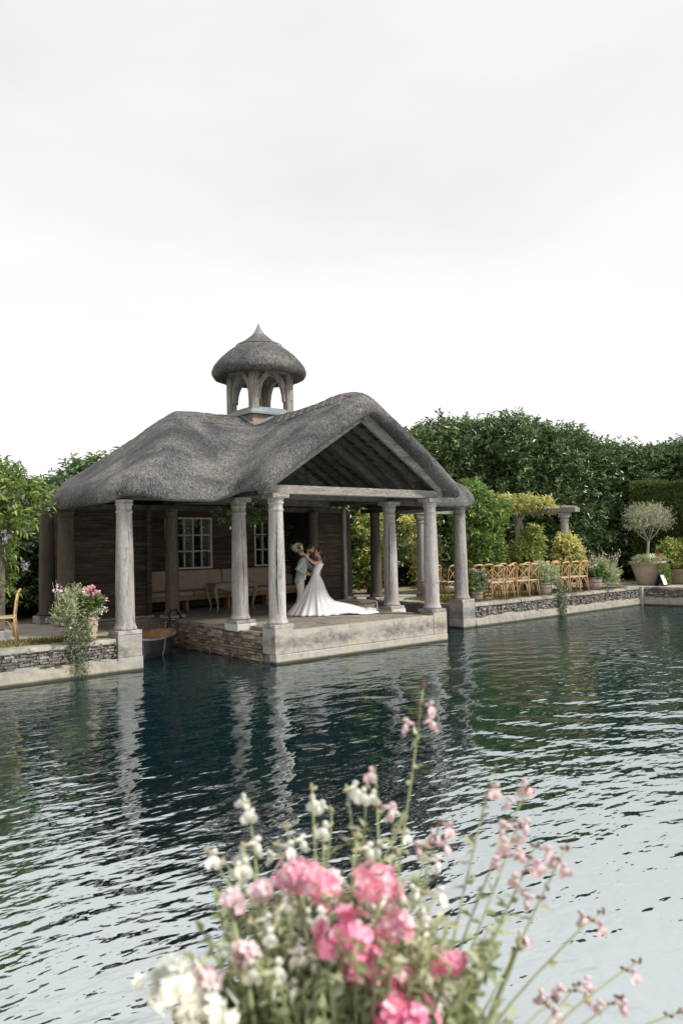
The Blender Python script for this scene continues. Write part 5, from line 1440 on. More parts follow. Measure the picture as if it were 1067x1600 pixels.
tbx = thing('console_table', 'carved pale wooden table with curved cabriole legs in front of the bench', 'table', (2.25, 5.45, FLOOR_Z + 0.006))
link('top', MB().box((0, 0, .775), (1.36, .52, .035)).mesh('top', M['table']), tbx)
def apron(y0, y1):
    b = MB(); n = 14
    for k in range(n):
        x0, x1 = -.62 + 1.24 * k / n, -.62 + 1.24 * (k + 1) / n
        f = lambda x: .60 + .06 * math.cos(x / .62 * math.pi * 1.0) * -1 + .012 * math.sin(x * 60)
        b.add([(x0, y0, f(x0)), (x1, y0, f(x1)), (x1, y0, .757), (x0, y0, .757), (x0, y1, f(x0)), (x1, y1, f(x1)), (x1, y1, .757), (x0, y1, .757)], [(0, 1, 2, 3), (7, 6, 5, 4), (0, 4, 5, 1), (3, 2, 6, 7)])
    return b
link('apron', apron(-.235, -.205).mesh('apron', M['table']), tbx); link('apron', apron(.205, .235).mesh('apron', M['table']), tbx)
for sx in (-1, 1):
    link('side_apron', MB().box((sx * .62, 0, .68), (.03, .40, .15)).mesh('side_apron', M['table']), tbx)
    for sy in (-1, 1):
        link('leg', MB().tube([(sx * .60, sy * .21, .755), (sx * .655, sy * .225, .62), (sx * .62, sy * .22, .42), (sx * .56, sy * .2, .2), (sx * .575, sy * .205, .06), (sx * .62, sy * .22, .0)], [.055, .058, .04, .028, .026, .036], 8).mesh('leg', M['table'], True), tbx)
hg = thing('hanging_garland', 'dark leafy garland with glass drops hanging from the beam inside', 'garland', (1.9, 4.3, 3.59))
rs = np.random.RandomState(8)
bushy(hg, rs, lob((0, 0, -.22, .5, .3, .2), (.4, 0, -.2, .3, .25, .18), (-.4, 0, -.2, .3, .25, .18)), 240, 7, .2, .1, .04, 'laurel', up=-.3, core=.4)
link('hanger', MB().tube([(0, 0, 0.02), (0, 0, -.2)], .008, 5).mesh('hanger', M['rope']), hg)
for x, z in ((-.35, -.55), (.05, -.62), (.42, -.5)):
    link('cord', MB().tube([(x, 0, z), (x, 0, -.2)], .004, 4).mesh('cord', M['rope']), hg)
    link('glass_drop', MB().blob((x, 0, z - .05), (.03, .03, .05), 8, 6).mesh('glass_drop', M['paper'], True), hg)

# ================================================================== BRIDE AND GROOM
def skin_mesh(verts, edges, radii, root=0, sub=2):
    me = bpy.data.meshes.new('tmp'); me.from_pydata(verts, edges, [])
    o = bpy.data.objects.new('tmp', me); COL.objects.link(o)
    o.modifiers.new('skin', 'SKIN').use_smooth_shade = True
    for i, sv in enumerate(me.skin_vertices[0].data):
        r_ = radii[i]; sv.radius = r_ if hasattr(r_, '__len__') else (r_, r_); sv.use_root = (i == root)
    s = o.modifiers.new('sub', 'SUBSURF'); s.levels = sub; s.render_levels = sub
    dg = bpy.context.evaluated_depsgraph_get(); dg.update()
    out = bpy.data.meshes.new_from_object(o.evaluated_get(dg))
    vs = [tuple(v.co) for v in out.vertices]; fs = [tuple(p.vertices) for p in out.polygons]
    bpy.data.objects.remove(o); bpy.data.meshes.remove(out); bpy.data.meshes.remove(me)
    return vs, fs

def head_geo(c, yaw, pitch, k=1.0, female=False):
    b = MB(); n, m = 24, 18
    def shape(d):
        x, y, z = d
        px, py, pz = x * .098, y * .076, z * .122
        if x < 0: px *= 1.06
        if z < -0.1: py *= 1 - .30 * (-z - .1); px *= (1 - .25 * (-z - .1)) if x < 0 else 1.0
        if x > 0:
            face = math.exp(-(y / .5) ** 2)
            px += .020 * face * math.exp(-((z + .62) / .22) ** 2)                       # chin
            px += .026 * math.exp(-(y / .17) ** 2) * math.exp(-((z + .12) / .17) ** 2)   # nose
            px += .010 * math.exp(-(y / .24) ** 2) * math.exp(-((z + .42) / .09) ** 2)   # mouth
            px -= .010 * math.exp(-((abs(y) - .36) / .16) ** 2) * math.exp(-((z - .04) / .12) ** 2)   # eye sockets
            px += .006 * math.exp(-((z - .22) / .12) ** 2) * face                        # brow
        return Vector((px, py, pz)) * k
    rot = Matrix.Rotation(yaw, 3, 'Z') @ Matrix.Rotation(pitch, 3, 'Y')
    T = lambda v: tuple(Vector(c) + rot @ v)
    vs = []; 
    for i in range(m + 1):
        a = math.pi * i / m
        for j in range(n):
            t = 2 * math.pi * j / n
            vs.append(T(shape((math.sin(a) * math.cos(t), math.sin(a) * math.sin(t), -math.cos(a)))))
    fs = [(i * n + j, i * n + (j + 1) % n, (i + 1) * n + (j + 1) % n, (i + 1) * n + j) for i in range(m) for j in range(n)]
    b.add(vs, fs)
    for s in (-1, 1):       # ears
        b.add([T(Vector((-.005 + .02 * math.cos(t) * (1 if q else .6), s * (.074 + .012 * q), -.005 + .032 * math.sin(t) * (1 if q else .7))) * k) for q in (0, 1) for t in [2 * math.pi * e / 8 for e in range(8)]],
              [(e, (e + 1) % 8, 8 + (e + 1) % 8, 8 + e) for e in range(8)] + [tuple(range(8, 16))])
    return b, T, k

def hand_geo(b, wrist, d, nrm, curl=0.5, side=1):
    """palm, four unequal bent fingers and a thumb; d = pointing direction, nrm = out of the back of the hand"""
    w_, d, nrm = Vector(wrist), Vector(d).normalized(), Vector(nrm)
    nrm = (nrm - d * nrm.dot(d)).normalized(); s = d.cross(nrm) * side
    ring = []
    for t, hw, hh in ((-.01, .026, .020), (.03, .036, .017), (.065, .042, .015), (.092, .040, .012)):
        for e in range(8):
            a = 2 * math.pi * e / 8
            ring.append(w_ + d * t + s * hw * math.cos(a) + nrm * hh * math.sin(a))
    fs = [(i * 8 + e, i * 8 + (e + 1) % 8, (i + 1) * 8 + (e + 1) % 8, (i + 1) * 8 + e) for i in range(3) for e in range(8)] + [tuple(range(7, -1, -1)), tuple(range(24, 32))]
    b.add(ring, fs)
    for q, L_ in ((-1.0, .072), (-.36, .082), (.30, .077), (.92, .060)):
        p = w_ + d * .086 + s * q * .031; pts = [tuple(p)]; dd = d + s * q * .12
        for seg in range(3):
            dd = (dd - nrm * curl * .55).normalized(); p = p + dd * L_ * (.42, .32, .26)[seg]; pts.append(tuple(p))
        b.tube(pts, [.0095, .009, .008, .006], 6)
    p = w_ + d * .025 - s * .03; pts = [tuple(p)]; dd = (d * .6 - s * .8 - nrm * .2).normalized()
    for seg in range(3):
        p = p + dd * (.03, .028, .024)[seg]; dd = (dd + d * .25 - nrm * curl * .3).normalized(); pts.append(tuple(p))
    b.tube(pts, [.013, .0115, .010, .007], 6)

def loft(rings, n=24, ripple=None, cap=True):
    """rings: (cx, cy, z, rx, ry)"""
    vs = []
    for (cx, cy, z, rx, ry) in rings:
        for e in range(n):
            a = 2 * math.pi * e / n
            vs.append((cx + rx * math.cos(a), cy + ry * math.sin(a), z))
    fs = [(i * n + e, i * n + (e + 1) % n, (i + 1) * n + (e + 1) % n, (i + 1) * n + e) for i in range(len(rings) - 1) for e in range(n)]
    if cap: fs += [tuple(range(n - 1, -1, -1)), tuple(range((len(rings) - 1) * n, len(rings) * n))]
    return vs, fs
def pinch(vs): return vs

CP, CR = (2.64, 2.77, FLOOR_Z + 0.006), R(-39.3)
# ---- groom
gm = thing('person', 'groom in grey jacket and cream trousers kissing the bride, hand at her waist', 'person', CP, CR)
V_ = [(.06, 0, .92), (.07, 0, 1.12), (.12, 0, 1.34), (.19, 0, 1.47), (.245, 0, 1.545), (.31, 0, 1.64),
      (.06, .10, .88), (.08, .10, .5), (.0, .10, .09), (.14, .11, .035), (.06, -.10, .88), (.05, -.10, .5), (-.04, -.10, .09), (.10, -.11, .035),
      (.14, .19, 1.43), (.34, .28, 1.17), (.53, .16, 1.07), (.14, -.19, 1.43), (.01, -.29, 1.19), (.20, -.23, 1.065)]
E_ = [(0, 1), (1, 2), (2, 3), (3, 4), (4, 5), (0, 6), (6, 7), (7, 8), (8, 9), (0, 10), (10, 11), (11, 12), (12, 13), (2, 14), (14, 15), (15, 16), (2, 17), (17, 18), (18, 19)]
r_ = [(.13, .11), (.13, .11), (.14, .12), (.08, .08), (.06, .06), (.05, .05), .085, .058, .04, .03, .085, .058, .04, .03, .062, .046, .030, .062, .046, .030]
b = MB(); b.add(*skin_mesh(V_, E_, r_))
hb, T, k = head_geo((.325, 0, 1.675), 0.0, R(14), 1.05); b.add(hb.v, hb.f)
hand_geo(b, (.20, -.23, 1.065), (1, .25, -.12), (-.1, -1, .35), .45, 1)
hand_geo(b, (.53, .16, 1.07), (.5, -.7, -.1), (.75, .5, .2), .6, -1)
body = link('body', b.mesh('body', M['skin_m'], True), gm)
# cropped hair and stubble beard
hv = MB(); n, m = 22, 9
vs = []
for i in range(m + 1):
    a = R(82) * i / m
    for j in range(n):
        t = 2 * math.pi * j / n; x, y, z = math.sin(a) * math.cos(t), math.sin(a) * math.sin(t), math.cos(a)
        lim = 1.0 if x < .25 else max(0.25, 1 - (x - .25) * 1.1)
        a2 = a * lim if x > .25 else a * (1.12 if x < -.3 else 1.0)
        x, y, z = math.sin(a2) * math.cos(t), math.sin(a2) * math.sin(t), math.cos(a2)
        vs.append(T(Vector((x * .103 * (1.05 if x < 0 else 1), y * .080, z * .127)) * k))
hv.add(vs, [(i * n + j, i * n + (j + 1) % n, (i + 1) * n + (j + 1) % n, (i + 1) * n + j) for i in range(m) for j in range(n)])
link('hair', hv.mesh('hair', M['hair_m'], True), gm)
bd = MB()
vs = []
for i in range(7):
    z = -.35 - .62 * i / 6
    for j in range(13):
        t = -1.75 + 3.5 * j / 12; rr_ = math.sqrt(max(0, 1 - z * z)); x, y = rr_ * math.cos(t), rr_ * math.sin(t)
        px, py = x * .104, y * .080 * (1 - .30 * (-z - .1)); 
        if x > 0: px += .022 * math.exp(-(y / .5) ** 2) * math.exp(-((z + .62) / .22) ** 2)
        vs.append(T(Vector((px, py, z * .126)) * k))
bd.add(vs, [(i * 13 + j, i * 13 + j + 1, (i + 1) * 13 + j + 1, (i + 1) * 13 + j) for i in range(6) for j in range(12)])
link('beard', bd.mesh('beard', M['hair_m'], True), gm)
for s in (-1, 1): link('eye', MB().blob(T(Vector((.086, s * .029, .006)) * k), (.008, .011, .005), 8, 6).mesh('eye', M['eye'], True), gm)
jk = MB()
jk.add(*loft([(.02, 0, .815, .128, .205), (.025, 0, .90, .132, .205), (.05, 0, 1.0, .125, .192), (.07, 0, 1.12, .122, .186), (.10, 0, 1.26, .128, .202), (.125, 0, 1.36, .128, .214), (.145, 0, 1.43, .115, .205), (.165, 0, 1.475, .09, .15), (.20, 0, 1.515, .062, .075)], 26))
for sy, el, wr in ((-1, (.01, -.295, 1.185), (.185, -.235, 1.072)), (1, (.34, .285, 1.165), (.51, .17, 1.075))):
    sh = Vector((.14, sy * .185, 1.425)); el = Vector(el); wr = Vector(wr)
    jk.tube([sh + (sh - el) * .16, sh, sh.lerp(el, .5), el + (el - wr) * .06, el.lerp(wr, .5), wr], [.055, .078, .068, .064, .055, .047], 12)
link('jacket', jk.mesh('jacket', M['jacket'], True), gm)
for sy in (-1, 1):
    lp = MB().add([(.215, sy * .045, 1.505), (.262, sy * .10, 1.43), (.245, sy * .07, 1.25), (.21, sy * .02, 1.08), (.21, sy * .045, 1.12), (.228, sy * .10, 1.28), (.235, sy * .13, 1.42), (.19, sy * .075, 1.51)], [(0, 1, 2, 3, 4, 5, 6, 7)])
    o = link('lapel', lp.mesh('lapel', M['jacket']), gm); q = o.modifiers.new('solid', 'SOLIDIFY'); q.thickness = .012
st = MB(); st.add(*loft([(.085, 0, .90, .11, .10), (.10, 0, 1.1, .118, .11), (.135, 0, 1.3, .125, .12), (.165, 0, 1.42, .105, .11), (.21, 0, 1.50, .07, .07), (.232, 0, 1.545, .062, .064)], 20))
link('shirt', st.mesh('shirt', M['shirt'], True), gm)
link('tie', MB().add([(.300, -.018, 1.47), (.300, .018, 1.47), (.264, .035, 1.28), (.222, .03, 1.0), (.222, -.03, 1.0), (.264, -.035, 1.28)], [(0, 1, 2, 3, 4, 5)]).mesh('tie', M['tie']), gm)
for sy in (-1, 1):
    x0 = -.03 if sy < 0 else 0.01
    link('trouser_leg', MB().tube([(.04, sy * .085, .93), (.05, sy * .10, .78), (.055 if sy < 0 else .08, sy * .10, .5), (x0 - .005, sy * .10, .2), (x0 - .005, sy * .10, .05)], [.115, .108, .080, .072, .074], 14).mesh('trouser_leg', M['trousers'], True), gm)
    link('shoe', MB().blob((x0 + .05, sy * .105, .04), (.14, .05, .042), 12, 8).mesh('shoe', M['shoe'], True), gm)

# ---- bride
br = thing('person', 'bride in white strapless gown with long train, arms round the groom', 'person', CP, CR)
V_ = [(.46, 0, .90), (.45, 0, 1.03), (.535, 0, 1.25), (.575, 0, 1.385), (.565, -.005, 1.45), (.545, -.01, 1.53),
      (.575, .15, 1.355), (.38, .22, 1.36), (.17, .13, 1.545), (.575, -.15, 1.355), (.40, -.245, 1.335), (.165, -.21, 1.57),
      (.46, .08, .84), (.44, .08, .45), (.48, .08, .06), (.46, -.08, .84), (.44, -.08, .45), (.48, -.08, .06)]
E_ = [(0, 1), (1, 2), (2, 3), (3, 4), (4, 5), (3, 6), (6, 7), (7, 8), (3, 9), (9, 10), (10, 11), (0, 12), (12, 13), (13, 14), (0, 15), (15, 16), (16, 17)]
r_ = [(.12, .10), (.085, .08), (.10, .085), (.065, .065), (.042, .042), (.04, .04), .046, .034, .022, .046, .034, .022, .08, .05, .03, .08, .05, .03]
b = MB(); b.add(*skin_mesh(V_, E_, r_))
hb, T, k = head_geo((.535, -.015, 1.595), math.pi, R(-10), 0.96, True); b.add(hb.v, hb.f)
hand_geo(b, (.165, -.21, 1.57), (-.75, .25, .55), (.2, -.9, .4), .7, 1)
hand_geo(b, (.17, .13, 1.545), (-.8, -.1, .4), (.2, .8, .5), .6, -1)
link('body', b.mesh('body', M['skin_f'], True), br)
hv = MB(); n, m = 22, 9; vs = []
for i in range(m + 1):
    a = R(95) * i / m
    for j in range(n):
        t = 2 * math.pi * j / n; x, y, z = math.sin(a) * math.cos(t), math.sin(a) * math.sin(t), math.cos(a)
        a2 = a * (max(0.35, 1 - (x - .1) * .95) if x > .1 else (1.25 if x < -.3 else 1.05))
        x, y, z = math.sin(a2) * math.cos(t), math.sin(a2) * math.sin(t), math.cos(a2)
        q = 1 + .05 * mnoise.noise((x * 4, y * 4, z * 4))
        vs.append(T(Vector((x * .108 * q * (1.08 if x < 0 else 1), y * .086 * q, z * .134 * q)) * k))
hv.add(vs, [(i * n + j, i * n + (j + 1) % n, (i + 1) * n + (j + 1) % n, (i + 1) * n + j) for i in range(m) for j in range(n)])
hv.blob((.635, -.01, 1.56), (.055, .06, .075), 12, 9, .25, 2.0)
hv.tube([(.65, -.02, 1.55), (.685, -.03, 1.46), (.675, -.03, 1.36), (.66, -.03, 1.30)], [.045, .04, .028, .008], 9)
hv.tube([(.63, -.06, 1.55), (.66, -.085, 1.45), (.655, -.09, 1.38)], [.03, .022, .006], 7)
link('hair', hv.mesh('hair', M['hair_f'], True), br)
for s in (-1, 1): link('eye', MB().blob(T(Vector((.087, s * .029, .006)) * k), (.007, .012, .004), 8, 6).mesh('eye', M['eye'], True), br)
link('lips', MB().blob(T(Vector((.104, 0, -.052)) * k), (.008, .016, .008), 8, 6).mesh('lips', M['lip'], True), br)
# gown: fitted bodice, bell skirt of fine folds, train spread out behind her
NT, vs, fs = 120, [], []
cone = [(1.318, .545, .118, .125), (1.29, .54, .116, .126), (1.22, .52, .108, .122), (1.12, .475, .098, .112), (1.03, .45, .098, .108), (.96, .455, .13, .13), (.88, .462, .17, .165), (.76, .455, .24, .22), (.62, .45, .32, .29), (.46, .45, .42, .37), (.30, .45, .53, .45), (.16, .45, .64, .53), (.06, .45, .72, .59), (.012, .45, .75, .62), (.004, .45, .70, .58)]
trn = {1.318: .118, 1.29: .116, 1.22: .108, 1.12: .098, 1.03: .10, .96: .13, .88: .165, .76: .21, .62: .255, .46: .31, .30: .46, .16: .85, .06: 1.35, .012: 1.52, .004: 1.45}
gr = random.Random(9); ph = [gr.uniform(0, 6.28) for _ in range(6)]
for z, cx, rx, ry in cone:
    for e in range(NT):
        a = 2 * math.pi * e / NT
        wgt = max(0, math.cos(a + 0.12)) ** 5
        rxx = rx * (1 - wgt) + trn[z] * wgt
        fl = max(0, min(1, (1.0 - z) / .9))
        fold = 1 + fl * (.045 * math.sin(22 * a + ph[0]) + .032 * math.sin(35 * a + ph[1] + z * 2) + .05 * math.sin(9 * a + ph[2] + z))
        x = cx + rxx * math.cos(a) * fold; y = ry * math.sin(a) * fold * (1 - .25 * wgt)
        zz = z
        if wgt > .05 and z < .4:
            zz = z + wgt * (.05 * math.sin(11 * a + x * 7) ** 2 + .045 * max(0, math.sin(x * 6.5)) ** 2 + .02) * (0.5 + .5 * min(1, (x - .6) / .6))
        vs.append((x, y, max(zz, .003)))
nr = len(cone)
fs = [(i * NT + e, (i + 1) * NT + e, (i + 1) * NT + (e + 1) % NT, i * NT + (e + 1) % NT) for i in range(nr - 1) for e in range(NT)]
fs.append(tuple(range(NT)))
link('gown', MB().add(vs, fs).mesh('gown', M['dress'], True), br)
tv = []
nx = 26
for i in range(nx):
    t = i / (nx - 1); x = 1.0 + t * 1.02
    for j in range(15):
        s = j / 14 * 2 - 1
        wd_ = .33 * (1 - .35 * t) 
        tv.append((x + .03 * math.sin(s * 5), s * wd_ - .05, .022 + (1 - s * s) * (.10 * (1 - .45 * t) + .075 * max(0, math.sin(x * 7.2 + 1.0)) ** 2 * t + .05 * math.exp(-((t - .98) / .06) ** 2)) + .018 * math.sin(s * 9 + x * 8)))
link('train', MB().add(tv, [(i * 15 + j, (i + 1) * 15 + j, (i + 1) * 15 + j + 1, i * 15 + j + 1) for i in range(nx - 1) for j in range(14)]).mesh('train', M['dress'], True), br)
# ---- bouquet in her hand
cr_, sr_ = math.cos(CR), math.sin(CR)
def loc_w(p): return (CP[0] + p[0] * cr_ - p[1] * sr_, CP[1] + p[0] * sr_ + p[1] * cr_, CP[2] + p[2])
bq = thing('bouquet', 'loose white wedding bouquet held behind the groom by the bride', 'bouquet', loc_w((.0, -.15, 1.74)), CR)
rs = np.random.RandomState(31)
for k in range(15):
    d = norm(rs.normal(size=3) * np.array([1, 1, .8]) + np.array([-.25, 0, .25])); p_ = d * np.array([.10, .09, .085])
    nn = 26; dd = norm(rs.normal(size=(nn, 3)) + d)
    link('flower_head', quads_mesh('flower_head', leaf_arrays(rs, p_ + dd * .012, dd, .036, .034, .2, .2), M['petal_white']), bq)
P, D = crown_points(rs, lob((0, 0, -.02, .09, .08, .07)), 40, -1, .3)
link('leaves', quads_mesh('leaves', shoot_leaves(rs, P, D, 5, .07, .05, .02, .1), M['sage']), bq)
for k in range(5): link('stalk', MB().tube([(0, 0, -.02), (.06 + rs.rand() * .02, -.02 + .04 * rs.rand(), -.11), (.10 + rs.rand() * .03, -.02 + .05 * rs.rand(), -.19)], .005, 5).mesh('stalk', M['stem']), bq)
for k in range(3): link('sprig', MB().tube([(-.05, 0, .0), (-.13, .02 * k, .03 + .02 * k), (-.18, .02 * k, .02 + .03 * k)], .004, 4).mesh('sprig', M['sage']), bq)

# ================================================================== FLOWERS AT THE NEAR EDGE
pd_ = thing('stone_pedestal', 'low stone pedestal under the flower pot on the near bank', 'pedestal', (-8.36, -12.50, 0.86))
MB().bbox((-8.70, -12.77, 0.3), (-8.02, -12.20, 1.14)).build('block', M['pier'], pd_, bevel=0.02)
MB().bbox((-8.74, -12.81, 1.142), (-7.98, -12.16, 1.20)).build('cap', M['coping'], pd_, bevel=0.015)
np_ = thing('clay_pot', 'clay pot full of flowers on the near bank in the foreground', 'flower pot', (-8.36, -12.49, 1.202))
link('pot', MB().lathe([(.17, 0), (.19, .03), (.25, .36), (.275, .37), (.275, .42), (.24, .42), (.22, .37), (.01, .36)], 28).mesh('pot', M['terracotta'], True), np_)
link('soil', MB().lathe([(.2, .36), (.235, .40), (.01, .415)], 20).mesh('soil', M['bark'], True), np_)
ROOT = Vector((-8.36, -12.49, 1.61))

def salvia_flower_mesh(mat):
    """hooded tube over a broad two lobed lip"""
    b = MB()
    b.tube([(0, 0, 0), (.006, 0, .001), (.011, 0, .0025)], [.0016, .0026, .0030], 6)
    b.blob((.012, 0, .0055), (.005, .0034, .0032), 8, 5)
    for s in (-1, 1):
        b.add([(.009, 0, .001), (.012, s * .004, -.001), (.015, s * .0105, -.005), (.0165, s * .0095, -.012), (.015, s * .0035, -.0145), (.0125, 0, -.011), (.0165, s * .005, -.006)],
              [(0, 1, 6), (1, 2, 6), (2, 3, 6), (3, 4, 6), (4, 5, 6), (5, 0, 6)])
    b.blob((.013, 0, -.006), (.004, .008, .0065), 8, 6)
    return b.mesh('flower', M[mat], True)
FM = {k: salvia_flower_mesh(k) for k in ('petal_white', 'petal_blush', 'petal_pink')}
CM = {k: MB().blob((.001, 0, 0), (.0065, .0034, .0034), 7, 5).mesh('calyx', M[k], True) for k in ('calyx', 'calyx_dark')}
fr2 = random.Random(61); rs = np.random.RandomState(62)
def salvia(label, tips, colour, stem_mat, calyx, nfl, leafy, root, sp=0.06, seed=0):
    pl_ = thing('salvia', label, 'flower', tuple(root), group=None)
    r0 = Vector(root)
    for tip in tips:
        tp = Vector(tip) - r0
        b0 = Vector((fr2.uniform(-sp, sp), fr2.uniform(-sp, sp), 0))
        mid = b0.lerp(tp, .5) + Vector((fr2.uniform(-.02, .02), fr2.uniform(-.02, .02), .035))
        pts = []
        for k in range(9):
            t = k / 8; pts.append(b0 * (1 - t) ** 2 + mid * 2 * t * (1 - t) + tp * t * t + Vector((fr2.uniform(-.002, .002), fr2.uniform(-.002, .002), 0)))
        stem = link('stem', MB().tube(pts, [.0030 - .0016 * k / 8 for k in range(9)], 5).mesh('stem', M[stem_mat], True), pl_)
        # leaves in pairs
        nl = leafy
        if nl:
            t = rs.rand(nl) ** .9 * .86; i = np.minimum((t * 8).astype(int), 7); f = (t * 8 - i)[:, None]
            A = np.array([tuple(p) for p in pts]); P = A[i] * (1 - f) + A[i + 1] * f
            D = norm(rs.normal(size=(nl, 3)) * np.array([1, 1, .5]) + np.array([0, 0, .35]))
            link('leaves', quads_mesh('leaves', leaf_arrays(rs, P, D, .016 + .016 * rs.rand(nl), .010, .15, .2), M['sage']), stem)
        # whorls of blossoms near the tip
        for w_ in range(nfl):
            t = 1 - .045 * w_ * (1 + .4 * fr2.random()) - .01
            k = min(int(t * 8), 7); p = pts[k].lerp(pts[k + 1], t * 8 - k)
            a = fr2.uniform(0, 6.28)
            for q in range(fr2.choice((1, 2, 2))):
                aa = a + q * math.pi + fr2.uniform(-.4, .4); sc1 = fr2.uniform(1.05, 1.5)
                link('calyx', CM[calyx], stem, p + Vector((math.cos(aa), math.sin(aa), .15)) * .004, (0, fr2.uniform(-.5, .1), aa), (.8, .8, .8))
                if w_ < 1 and fr2.random() < .35: continue
                if fr2.random() < (.5 if calyx == 'calyx_dark' and nfl == 2 else .68):
                    link('flower', FM[colour], stem, p + Vector((math.cos(aa), math.sin(aa), .1)) * .008, (fr2.uniform(-.3, .3), fr2.uniform(-.2, .35), aa), (sc1, sc1, sc1))
        for k in range(2): link('bud', CM[calyx], stem, tp + Vector((fr2.uniform(-.003, .003), fr2.uniform(-.003, .003), -.004 * k)), (0, -1.3, fr2.uniform(0, 6)), (.7, .7, .7))
    return pl_

tall = [(-8.020, -12.300, 2.220), (-8.120, -12.280, 2.090), (-8.040, -12.350, 2.000), (-7.940, -12.390, 2.080), (-7.920, -12.440, 2.050), (-7.960, -12.450, 2.000), (-7.940, -12.470, 1.970)]
white = [(-8.200, -12.210, 2.060), (-8.290, -12.150, 2.040), (-8.140, -12.230, 2.050), (-8.190, -12.250, 2.030), (-8.130, -12.270, 2.060), (-8.080, -12.310, 2.010), (-8.280, -12.220, 1.990), (-8.390, -12.190, 2.000),
         (-8.340, -12.210, 2.000), (-8.220, -12.260, 2.000), (-8.380, -12.220, 1.990), (-8.130, -12.330, 2.000), (-8.090, -12.370, 1.980), (-8.210, -12.340, 2.020), (-8.240, -12.190, 2.000)]
wispy = [(-7.830, -12.450, 1.930), (-7.890, -12.450, 1.880), (-7.800, -12.500, 1.830), (-7.730, -12.520, 1.730), (-7.890, -12.460, 1.700), (-7.790, -12.520, 1.690), (-7.700, -12.580, 1.660),
         (-8.010, -12.390, 1.780), (-7.920, -12.420, 1.790), (-7.840, -12.470, 1.710)]
for k in range(26):      # the thicket of shorter stems
    a = fr2.uniform(0, 6.28); q = math.sqrt(fr2.random())
    white.append((-8.25 + .17 * q * math.cos(a), -12.36 + .10 * q * math.sin(a), fr2.uniform(1.84, 1.99)))
for k in range(16):
    q = fr2.uniform(-1, 1)
    white.append((-8.30 + .774 * .19 * q - .03 + fr2.uniform(-.02, .02), -12.41 - .633 * .19 * q + fr2.uniform(-.03, .03), fr2.uniform(1.79, 1.92)))
salvia('tall pale pink salvia rising highest out of the near flower pot', tall, 'petal_blush', 'stem', 'calyx_dark', 3, 22, (-8.27, -12.43, 1.60), .05)
salvia('white salvia with many small blossoms filling the near flower pot', white, 'petal_white', 'stem', 'calyx', 2, 60, (-8.33, -12.44, 1.60), .10)
salvia('wispy pink salvia sprawling over the water to the right of the near flower pot', wispy, 'petal_blush', 'stem', 'calyx_dark', 2, 7, (-8.20, -12.47, 1.60), .04)

def geranium(label, heads, mat, root, n_fl=34, leaves=0):
    pl_ = thing('geranium', label, 'flower', root)
    r0 = Vector(root)
    for (x, y, z, r) in heads:
        c = Vector((x, y, z)) - r0
        st = link('stem', MB().tube([(fr2.uniform(-.03, .03), fr2.uniform(-.03, .03), 0), c * .55 + Vector((0, 0, .02)), c - Vector((0, 0, r * .6))], [.005, .0042, .0035], 6).mesh('stem', M['stem'], True), pl_)
        nf = max(12, int(.8 * n_fl * (r / .03) ** 1.1))
        d = norm(rs.normal(size=(nf, 3)) + np.array([0, 0, .25])); base_ = np.array(tuple(c)) + d * np.array([1.05, 1.05, .8]) * r * (.35 + .8 * rs.rand(nf) ** .8)[:, None] + rs.normal(size=(nf, 3)) * r * .16
        allV = []
        for f in range(nf):
            nn = d[f]; u = norm(np.cross(nn, rs.normal(size=3))); v = np.cross(nn, u)
            a0 = rs.rand() * 6.28
            for q in range(5):
                a = a0 + q * 1.2566; e = u * math.cos(a) + v * math.sin(a); sd_ = -u * math.sin(a) + v * math.cos(a)
                Lp = .0130 * (.8 + .45 * rs.rand()); W_ = .0056
                P0 = base_[f]; up_ = nn * .003
                allV.append(np.stack([P0, P0 + e * Lp * .7 + sd_ * W_ + up_, P0 + e * Lp + up_ * .4, P0 + e * Lp * .7 - sd_ * W_ + up_]))
        link('flower_head', quads_mesh('flower_head', np.array(allV), M[mat]), st)
    for k in range(leaves):     # round scalloped leaves, each its own piece
        a = fr2.uniform(0, 6.28); q = fr2.uniform(.04, .15)
        c = Vector((q * math.cos(a), q * math.sin(a), fr2.uniform(.07, .22))); R_ = fr2.uniform(.022, .042)
        nn = Vector((fr2.uniform(-.5, .5), fr2.uniform(-.7, .2), 1)).normalized(); u = nn.cross(Vector((1, .3, 0))).normalized(); v = nn.cross(u)
        vs = [tuple(c)]
        for e in range(16):
            t = 2 * math.pi * e / 16; rr_ = R_ * (1 + .07 * math.cos(7 * t)) * (.45 if e == 0 else 1)
            vs.append(tuple(c + (u * math.cos(t) + v * math.sin(t)) * rr_ + nn * (.12 * rr_ + .004 * math.cos(5 * t))))
        b = MB().add(vs, [(0, 1 + e, 1 + (e + 1) % 16) for e in range(16)])
        link('leaf', b.mesh('leaf', M['geranium_leaf'], True), pl_)
    return pl_
geranium('bright pink geranium with many round flower heads in the near flower pot', [(-8.330, -12.340, 1.990, 0.025), (-8.315, -12.375, 1.982, 0.025), (-8.245, -12.425, 1.982, 0.031), (-8.255, -12.470, 1.940, 0.020)], 'petal_pink', (-8.33, -12.46, 1.60), 34, 16)
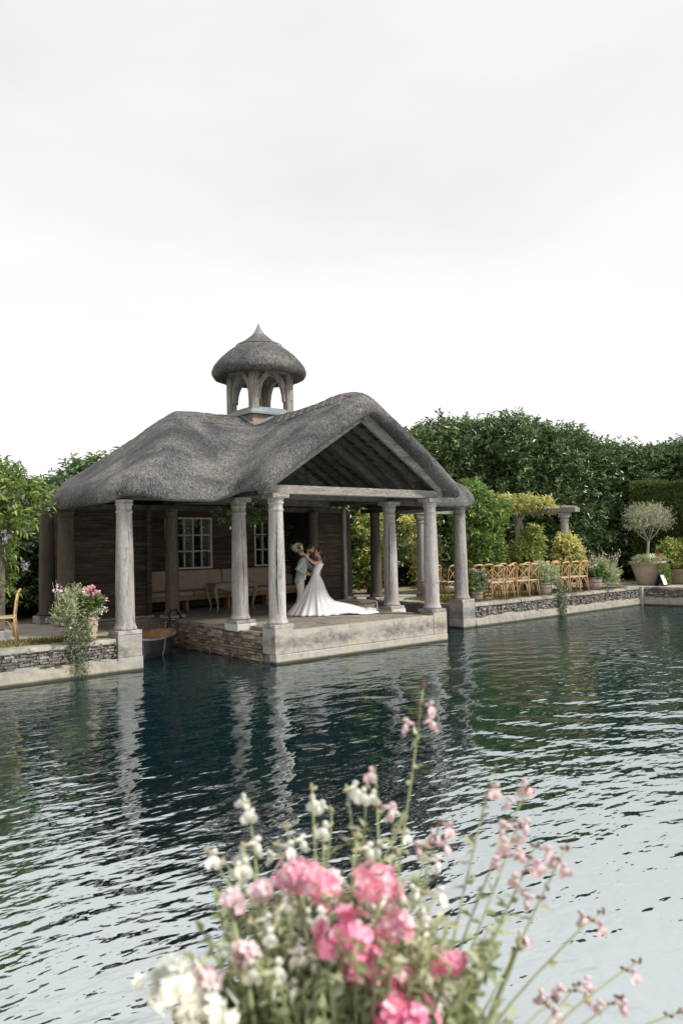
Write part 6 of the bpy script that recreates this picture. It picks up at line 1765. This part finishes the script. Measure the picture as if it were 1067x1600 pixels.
geranium('deep pink geranium low in the middle of the near flower pot', [(-8.325, -12.440, 1.938, 0.038), (-8.315, -12.475, 1.908, 0.022), (-8.290, -12.500, 1.890, 0.022), (-8.290, -12.530, 1.860, 0.026), (-8.310, -12.510, 1.860, 0.022), (-8.210, -12.500, 1.890, 0.017), (-8.170, -12.500, 1.870, 0.016)], 'petal_hot', (-8.30, -12.49, 1.60), 34, 20)
geranium('white geranium at the lower left of the near flower pot', [(-8.540, -12.360, 1.920, 0.033), (-8.510, -12.390, 1.890, 0.038), (-8.500, -12.360, 1.900, 0.022)], 'petal_white', (-8.46, -12.44, 1.60), 40, 10)
geranium('blush pink geranium with small loose heads left in the near flower pot', [(-8.370, -12.310, 1.970, 0.013), (-8.420, -12.310, 1.970, 0.013), (-8.430, -12.360, 1.920, 0.015), (-8.490, -12.360, 1.910, 0.014)], 'petal_blush', (-8.42, -12.42, 1.60), 26, 6)
# grey green filler leaves spilling round the rim
hel = thing('helichrysum', 'pale grey green leafy filler plant spilling round the near flower pot', 'plant', (-8.30, -12.42, 1.60))
for k in range(230):
    a = fr2.uniform(0, 6.28); q = math.sqrt(fr2.random())
    u_, v_ = .225 * q * math.cos(a), .10 * q * math.sin(a)
    v_ = v_ * 1.25 - .025
    tp = Vector((.02 + .774 * u_ + .633 * v_, .03 - .633 * u_ + .774 * v_, fr2.uniform(.13, .36)))
    b0 = Vector((tp.x * .4, tp.y * .4, 0)); pts = [b0.lerp(tp, t) + Vector((0, 0, .03 * math.sin(t * 3.14))) for t in (0, .25, .5, .75, 1)]
    stem = link('stem', MB().tube(pts, [.003, .0027, .0024, .002, .0012], 5).mesh('stem', M['stem'], True), hel)
    nl = 36; t = rs.rand(nl); A = np.array([tuple(p) for p in pts]); i = np.minimum((t * 4).astype(int), 3); f = (t * 4 - i)[:, None]
    link('leaves', quads_mesh('leaves', leaf_arrays(rs, A[i] * (1 - f) + A[i + 1] * f, norm(rs.normal(size=(nl, 3)) + np.array([0, 0, .3])), .014 + .014 * rs.rand(nl), .0115, .2, .25), M['sage']), stem)
